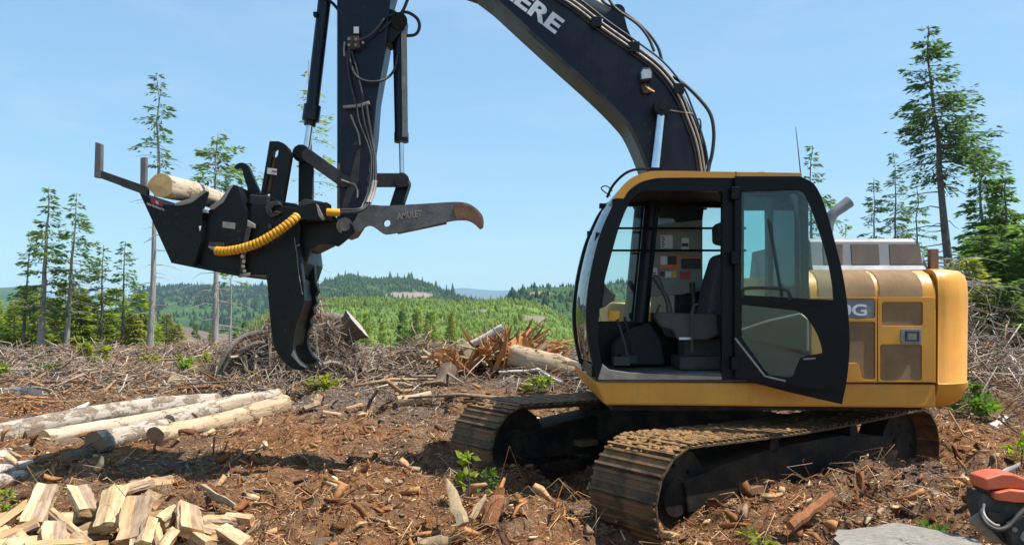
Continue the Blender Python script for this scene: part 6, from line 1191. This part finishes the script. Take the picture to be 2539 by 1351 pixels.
# ================================================================ conifers
def quads_leaf(c, a, b_, l, w):
    """pointed leaf-sized faces: centre c, axis a, side b_"""
    N = len(c); l = l[:, None]; w = w[:, None]
    V = np.stack([c, c + a * l * .45 + b_ * w, c + a * l, c + a * l * .45 - b_ * w], 1).reshape(-1, 3); b0 = np.arange(N)[:, None] * 4
    return V, np.concatenate([b0, b0 + 1, b0 + 2, b0 + 3], 1)
def conifer_meshes(h, lean, cs, rad, nb, seed, cols, trunk_r, asym=(0, 0), gap=.15, droop=.25, leaf=.23, dens=34, dead=14, broken=False, up=.35, barkmat='bark'):
    """trunk mesh and crown mesh of a conifer standing at the origin"""
    rg = np.random.default_rng(seed); lean = np.array(lean, float); tr = MB(); S = 12
    wob = rg.normal(0, .012 * h, (S + 1, 2)) * np.linspace(0, 1, S + 1)[:, None]; wob[0] = 0
    def ax(t): 
        t = np.asarray(t, float); return np.stack([lean[0] * t + np.interp(t, np.linspace(0, 1, S + 1), wob[:, 0]) * .5, lean[1] * t + np.interp(t, np.linspace(0, 1, S + 1), wob[:, 1]) * .5, h * t], -1)
    tt = np.linspace(-.02, 1, S + 1); tr.tube([tuple(p) for p in ax(tt)], [max(.012, trunk_r * (1 - .93 * max(0, t)) * (1.25 if t < .02 else 1)) for t in tt], 9)
    Vs, Fs, Cs, o = [], [], [], 0; cols = np.array(cols)
    bt = cs + (1 - cs) * rg.uniform(0, 1, nb) ** .9; bt.sort()
    for t in bt:
        if rg.uniform() < gap: continue
        f = (t - cs) / (1 - cs); shp = (1 - f) ** .85 * (.45 + .55 * min(1, f / .18)) + .05; az = rg.uniform(0, 2 * math.pi); L_ = rad * shp * rg.uniform(.5, 1.15)
        L_ *= 1 + asym[0] * math.cos(az) + asym[1] * math.sin(az); L_ = max(.12, L_)
        el = up * f - .10 + rg.normal(0, .14); p0 = ax(t); dh = np.array([math.cos(az), math.sin(az)]); s = np.linspace(0, 1, 5)
        bp = np.stack([p0[0] + dh[0] * L_ * s, p0[1] + dh[1] * L_ * s, p0[2] + L_ * (math.tan(el) * s - droop * s ** 2 + .10 * s ** 4)], -1)
        rb = max(.006, trunk_r * .16 * (1 - .6 * f)); tr.tube([tuple(p) for p in bp], [rb, rb * .8, rb * .6, rb * .4, rb * .2], 4, caps=False)
        n_ = max(8, int(1.5 * dens * L_ / max(.5, leaf * 3.5) * rg.uniform(.7, 1.2))); u = rg.uniform(.12, 1.0, n_) ** .8
        c = np.stack([np.interp(u, s, bp[:, k]) for k in range(3)], -1); side = np.array([-dh[1], dh[0], 0]); sp = rg.normal(0, 1, n_) * (.30 * L_ * (1.05 - u) + .05 * L_ + .05)
        c = c + side * sp[:, None] * .75 + np.stack([0 * u, 0 * u, rg.normal(-.02, .05, n_) * L_ - np.abs(sp) * .18], -1)
        a = np.stack([dh[0] + 0 * u, dh[1] + 0 * u, rg.normal(-.25, .3, n_)], -1) + side * (np.sign(sp) * rg.uniform(.2, 1.1, n_))[:, None]; a /= np.linalg.norm(a, axis=1, keepdims=True)
        nn = np.stack([rg.normal(0, .9, n_), rg.normal(0, .9, n_), np.full(n_, .8)], -1); b_ = np.cross(nn, a); b_ /= np.linalg.norm(b_, axis=1, keepdims=True)
        l = leaf * rg.uniform(.6, 1.35, n_); w = l * rg.uniform(.10, .20, n_); V, F_ = quads_leaf(c, a, b_, l, w)
        k = rg.uniform(0, 1, (n_, 1)); col = (cols[0] + (cols[1] - cols[0]) * np.clip(k * .7 + rg.uniform(0, .3), 0, 1)) * rg.uniform(.75, 1.25); Vs.append(V); Fs.append(F_ + o); Cs.append(np.repeat(col[:, None], 4, 1).reshape(-1, 3)); o += len(V)
    for q in range(dead):
        t = rg.uniform(.12, max(.2, cs + .1)); az = rg.uniform(0, 6.28); L_ = rad * rg.uniform(.3, .95); p0 = ax(t); dh = np.array([math.cos(az), math.sin(az)])
        pts = [(p0[0] + dh[0] * L_ * s, p0[1] + dh[1] * L_ * s, p0[2] + L_ * (.12 * s - .30 * s * s) + rg.normal(0, .03)) for s in (0, .35, .7, 1)]; rb = trunk_r * .10 + .004; tr.tube(pts, [rb, rb * .7, rb * .5, rb * .25], 4, caps=False)
    return tr, np.concatenate(Vs), np.concatenate(Fs), np.concatenate(Cs)
M['bark'] = pbr('grey_tree_bark', (.36, .33, .30), (.22, .195, .17), 5, .9, stretch=(4, 4, 1.0), dirt=(.13, .11, .09), dirt_amt=.35, dirt_scale=2.5, bump=.5, bscale=12)
M['barkdark'] = pbr('dark_tree_bark', (.14, .12, .105), (.08, .068, .058), 5, .9, stretch=(4, 4, 1.0), bump=.5, bscale=12)
G1 = ((.06, .12, .04), (.17, .24, .06)); G2 = ((.17, .225, .045), (.34, .38, .075)); G3 = ((.06, .11, .07), (.12, .18, .085)); G4 = ((.19, .21, .06), (.38, .35, .11))
def tree(base, h, lean, label, name='conifer', bark='bark', group=None, **k):
    root = empty(name, base, label=label, category='tree', group=group); WL[root.name] = Vector((0, 0, 0)); tr, V, F_, C_ = conifer_meshes(h, lean, **k)
    tr.build('trunk', M[bark], root, smooth=True); o = bpy.data.objects.new('crown', raw_mesh('crown', V, F_, col=C_, mat=M['leaf'])); COL.objects.link(o); o.parent = root; return root
def tree_px(b, top, Y, label, **k):
    base = P(b[0], b[1], Y); tp = P(top[0], top[1], Y); return tree(base, tp.z - base.z, (tp.x - base.x, 0), label, **k)
tree_px((55, 868), (76, 588), 36, 'thin leaning nearly bare tree at the far left edge', cs=.45, rad=.75, nb=33, seed=1, cols=G3, trunk_r=.09, gap=0.43, leaf=.22, dens=11, dead=26, bark='barkdark')
tree_px((100, 872), (122, 463), 35, 'bushy dark conifer with a pale trunk, tallest of the left clump', cs=.22, rad=1.55, nb=108, seed=2, cols=G1, trunk_r=.17, gap=0.16, asym=(.15, 0), leaf=.23, dens=24)
tree_px((164, 874), (190, 478), 35.5, 'conifer with branches flagged to the right beside the bushy one', cs=.36, rad=1.35, nb=79, seed=3, cols=G1, trunk_r=.13, gap=0.23, asym=(.45, 0), leaf=.23, dens=21, dead=26)
tree_px((250, 878), (256, 608), 37, 'slender sparse conifer in the middle of the left clump', cs=.35, rad=1.15, nb=64, seed=4, cols=G3, trunk_r=.09, gap=0.26, leaf=.20, dens=18, bark='barkdark')
tree_px((303, 878), (310, 598), 37.5, 'narrow pointed conifer at the right end of the left clump', cs=.40, rad=1.0, nb=64, seed=5, cols=G1, trunk_r=.09, gap=0.23, asym=(.25, 0), leaf=.20, dens=19, bark='barkdark')
tree_px((372, 882), (397, 186), 34, 'tall spindly tree with a long bare white trunk behind the loading fork', cs=.66, rad=1.25, nb=66, seed=6, cols=G3, trunk_r=.155, gap=0.20, leaf=.24, dens=16, dead=44, droop=.38)
tree_px((533, 888), (541, 330), 32, 'grey trunked tree with a flat flagged top behind the feed hook', cs=.76, rad=2.0, nb=38, seed=7, cols=G1, trunk_r=.15, gap=0.20, asym=(.30, 0), leaf=.23, dens=27, dead=40, up=.25, droop=.12)
tree_px((570, 872), (574, 640), 42, 'thin pole of a tree with a tuft of needles right of the flat topped one', cs=.72, rad=1.0, nb=21, seed=8, cols=G2, trunk_r=.085, gap=0.28, leaf=.28, dens=18, dead=24)
tree_px((783, 800), (766, 150), 38, 'tall thin tree seen behind the arm cylinder', cs=.38, rad=1.6, nb=68, seed=9, cols=G2, trunk_r=.14, gap=0.33, asym=(.35, 0), leaf=.20, dens=14, dead=44)
tree_px((2372, 900), (2298, 68), 25, 'tall leaning spruce above the counterweight at right', cs=.54, rad=1.9, nb=130, seed=10, cols=G3, trunk_r=.19, gap=0.12, asym=(.10, 0), leaf=.20, dens=26, dead=40, droop=.22, bark='barkdark')
tree_px((2452, 900), (2425, 372), 27, 'shorter flagged conifer close to the right of the tall spruce', cs=0.18, rad=1.75, nb=210, seed=11, cols=G1, trunk_r=.14, gap=0.08, asym=(.30, 0), leaf=.20, dens=28, droop=.3)
tree_px((2505, 900), (2492, 440), 26, 'full drooping conifer cut by the right edge of the frame', cs=.12, rad=1.9, nb=200, seed=18, cols=G1, trunk_r=.13, gap=.08, leaf=.22, dens=26, droop=.35, bark='barkdark')
tree_px((2165, 860), (2168, 440), 42, 'leftmost of three thin trees behind the engine hood', cs=0.3, rad=1.4, nb=105, seed=12, cols=G3, trunk_r=.10, gap=0.15, leaf=.20, dens=22, dead=30, bark='barkdark')
tree_px((2222, 860), (2216, 376), 42, 'tallest and middle of three thin trees behind the engine hood', cs=0.3, rad=1.4, nb=105, seed=13, cols=G3, trunk_r=.11, gap=0.15, leaf=.20, dens=22, dead=30, bark='barkdark')
tree_px((2276, 860), (2274, 430), 43, 'rightmost of three thin trees behind the engine hood', cs=0.3, rad=1.4, nb=105, seed=14, cols=G3, trunk_r=.10, gap=0.15, leaf=.20, dens=22, dead=30, bark='barkdark')
tree_px((2014, 860), (2010, 362), 34, 'sparse tree rising just behind the cab roof', cs=.52, rad=1.35, nb=57, seed=15, cols=G3, trunk_r=.12, gap=0.23, asym=(.3, 0), leaf=.24, dens=16, dead=20, bark='barkdark')
tree_px((2098, 860), (2096, 560), 36, 'short bushy conifer behind the exhaust pipe', cs=.30, rad=1.1, nb=57, seed=16, cols=G2, trunk_r=.08, gap=0.18, leaf=.20, dens=19, bark='barkdark')
tree_px((2384, 890), (2378, 640), 17, 'bare white dead trunk with long side branches behind the counterweight', cs=.93, rad=1.5, nb=4, seed=17, cols=G4, trunk_r=.055, gap=0.45, leaf=.15, dens=5, dead=46, asym=(.4, 0))
# thicket of young conifers: a few shapes, placed many times
PROTO = []
for s in range(5):
    tr, V, F_, C_ = conifer_meshes(4.0, (.05, 0), cs=.04, rad=1.1, nb=170, seed=60 + s, cols=(G2, G4, G1, G1, G4)[s], trunk_r=.06, gap=.06, leaf=.23, dens=24, dead=4)
    tm = tr.build('trunk', M['barkdark'], smooth=True); cm = bpy.data.objects.new('crown', raw_mesh('crown', V, F_, col=C_, mat=M['leaf'])); COL.objects.link(cm); PROTO.append((tm, cm))
used = set()
def bush(px, py, Y, h, s, label, group, wide=1.0, rot=None):
    base = P(px, py, Y); root = empty('young_conifer', base, label=label, category='tree', group=group); root.scale = (h / 4 * wide, h / 4 * wide, h / 4); root.rotation_euler = (0, 0, rot if rot is not None else rr.uniform(0, 6.28))
    tm, cm = PROTO[s]
    for src in (tm, cm):
        c = src if s not in used else src.copy()
        if s in used: COL.objects.link(c)
        c.parent = root
    used.add(s); return root
rr = random.Random(77)
for q in range(34):
    px = rr.uniform(-60, 450); Yq = rr.uniform(36, 46); top = 700 + rr.uniform(0, 85) + (40 if px < 60 else 0) + max(0, px - 330) * .35; base_y = 885
    bush(px, base_y, Yq, (base_y - top) / F * Yq, (0, 1, 4)[q % 3], 'dense yellow green young conifer in the thicket under the left trees', 'thicket under the left trees', 1.45)
for q in range(16):
    px = rr.uniform(380, 700); Yq = rr.uniform(62, 90); top = 755 + rr.uniform(0, 60) + (35 if px > 540 else 0); bush(px, 880, Yq, (880 - top) / F * Yq, (3, 0, 3, 1)[q % 4], 'small dark conifer in the far stand below the processor', 'far stand below the processor', .9)
for q, (px, top, Yq, s) in enumerate(((2400, 640, 22, 4), (2432, 585, 24, 3), (2470, 560, 25, 3), (2505, 600, 23, 2), (2535, 570, 24, 3), (2565, 590, 22, 3), (2450, 690, 20, 4), (2500, 700, 19.5, 2), (2548, 690, 20, 2), (2410, 740, 20, 1))):
    bush(px, 905, Yq, (905 - top) / F * Yq, s, 'bushy conifer in the dense thicket at the right edge', 'thicket at the right edge', 1.6)
for q in range(10):
    px = rr.uniform(905, 1180); Yq = rr.uniform(48, 75); top = 745 + rr.uniform(10, 60); bush(px, 880, Yq, (880 - top) / F * Yq, (0, 3, 1)[q % 3], 'young conifer just beyond the clearing edge at centre', 'trees beyond the clearing edge', .75)
# ================================================================ small green plants in the slash
def plant(px, py, Y, h, w, cols, label, n=90, seed=0, leaf=.06, name='sapling', group=None, blade=False):
    rg = np.random.default_rng(seed + 500); base = P(px, py, Y); base.z = float(gz(base.x, base.y)) if Y < 30 else base.z; root = empty(name, base, label=label, category='plant', group=group); WL[root.name] = Vector((0, 0, 0))
    b = MB(); tips = []
    for q in range(1 if not blade else 0): b.tube([(0, 0, -.02), (rg.normal(0, .02), rg.normal(0, .02), h * .5), (rg.normal(0, .04), 0, h)], [.007, .005, .002], 5)
    ns = 9
    for q in range(ns):
        z0 = h * rg.uniform(.1, .85); a = rg.uniform(0, 6.28); L_ = w * rg.uniform(.5, 1.1) * (1.1 - z0 / h * .7); e = rg.uniform(.1, .7); t_ = (L_ * math.cos(a) * math.cos(e), L_ * math.sin(a) * math.cos(e), z0 + L_ * math.sin(e) * .6); b.tube([(0, 0, z0), t_], [.004, .002], 4); tips.append(((0, 0, z0), t_))
    b.build('stem', M['barkdark'], root); k = rg.integers(0, ns, n); u = rg.uniform(.2, 1.05, n)[:, None]; A = np.array([t[0] for t in tips])[k]; B = np.array([t[1] for t in tips])[k]; c = A + (B - A) * u + rg.normal(0, w * .08, (n, 3))
    if blade: c = np.stack([rg.normal(0, w * .4, n), rg.normal(0, w * .4, n), np.zeros(n)], -1)
    a = (B - A) / (np.linalg.norm(B - A, axis=1, keepdims=True) + 1e-6) + rg.normal(0, .6, (n, 3)) + (np.array([0, 0, 1.6]) if blade else 0); a /= np.linalg.norm(a, axis=1, keepdims=True); b_ = np.cross(rg.normal(0, .5, (n, 3)) + np.array([0, 0, 1.0]), a); b_ /= np.linalg.norm(b_, axis=1, keepdims=True)
    l = leaf * rg.uniform(.6, 1.4, n) * (h / leaf * .6 if blade else 1); V, F_ = quads_leaf(c, a, b_, l, l * (.05 if blade else .25)); cc = np.array(cols); col = cc[0] + (cc[1] - cc[0]) * rg.uniform(0, 1, (n, 1)); col = np.repeat(col[:, None], 4, 1).reshape(-1, 3)
    o = bpy.data.objects.new('leaves', raw_mesh('leaves', V, F_, col=col, mat=M['leaf'])); COL.objects.link(o); o.parent = root; return root
YG = ((.16, .22, .02), (.30, .36, .04)); YG2 = ((.20, .21, .035), (.34, .33, .06)); GG = ((.07, .13, .02), (.14, .22, .035))
for q, (px, py, Y, h, w, c, lab, n, lf) in enumerate((
    (1160, 1200, 5.95, .46, .10, YG, 'bright lime green seedling in front of the shaded far track', 60, .075), (1205, 1180, 6.4, .26, .16, GG, 'dim green seedling in the shade beside the lime green one', 70, .06),
    (800, 962, 13.6, .30, .55, YG2, 'low yellow green fern patch below the ripper tip', 260, .12), (455, 940, 17.5, .55, .22, YG, 'yellow green sapling above the pale log chunk', 160, .12), (218, 925, 22, .75, .35, YG2, 'yellow green bush in the slash below the left clump', 200, .15),
    (266, 920, 22, .55, .28, YG2, 'small yellow green bush just right of the larger one at left', 150, .14), (376, 925, 21, .45, .28, YG2, 'rounded green plant at the foot of the bare white trunk', 150, .13), (500, 915, 22, .5, .3, YG2, 'pale green plant left of the arching branch', 120, .14),
    (4, 955, 16, .45, .14, YG, 'green shoot cut by the left edge', 80, .12), (438, 1000, 12.2, .22, .22, YG, 'small bright green plant behind the back log', 120, .09), (1340, 962, 12.4, .28, .26, YG, 'lime green plant in front of the thick peeled log', 160, .09),
    (1385, 885, 18, .5, .6, GG, 'green shrub patch behind the thick peeled log', 220, .14), (2400, 1062, 10.2, .42, .45, GG, 'leafy green plant beyond the rear of the near track', 300, .09), (2450, 1040, 10.6, .34, .3, GG, 'leafy green plant right of the one behind the tracks', 160, .09),
    (2310, 1310, 4.75, .16, .20, GG, 'bright green weed beside the grey stump', 320, .05), (2532, 1150, 7.0, .30, .16, YG, 'lime green sprig at the right edge above the chainsaw', 60, .08), (2360, 920, 15, .4, .4, GG, 'green plant in the slash behind the counterweight', 120, .12), (15, 1290, 5.9, .22, .14, YG, 'bright green sprig beside the firewood at the left edge', 70, .06), (120, 955, 18, .3, .5, GG, 'low dull green patch in the slash at left', 160, .12), (1895, 1345, 4.9, .14, .18, YG2, 'dry yellowish grass tuft at the bottom right of centre', 110, .05))):
    plant(px, py, Y, h, w, c, lab, n, q, lf)
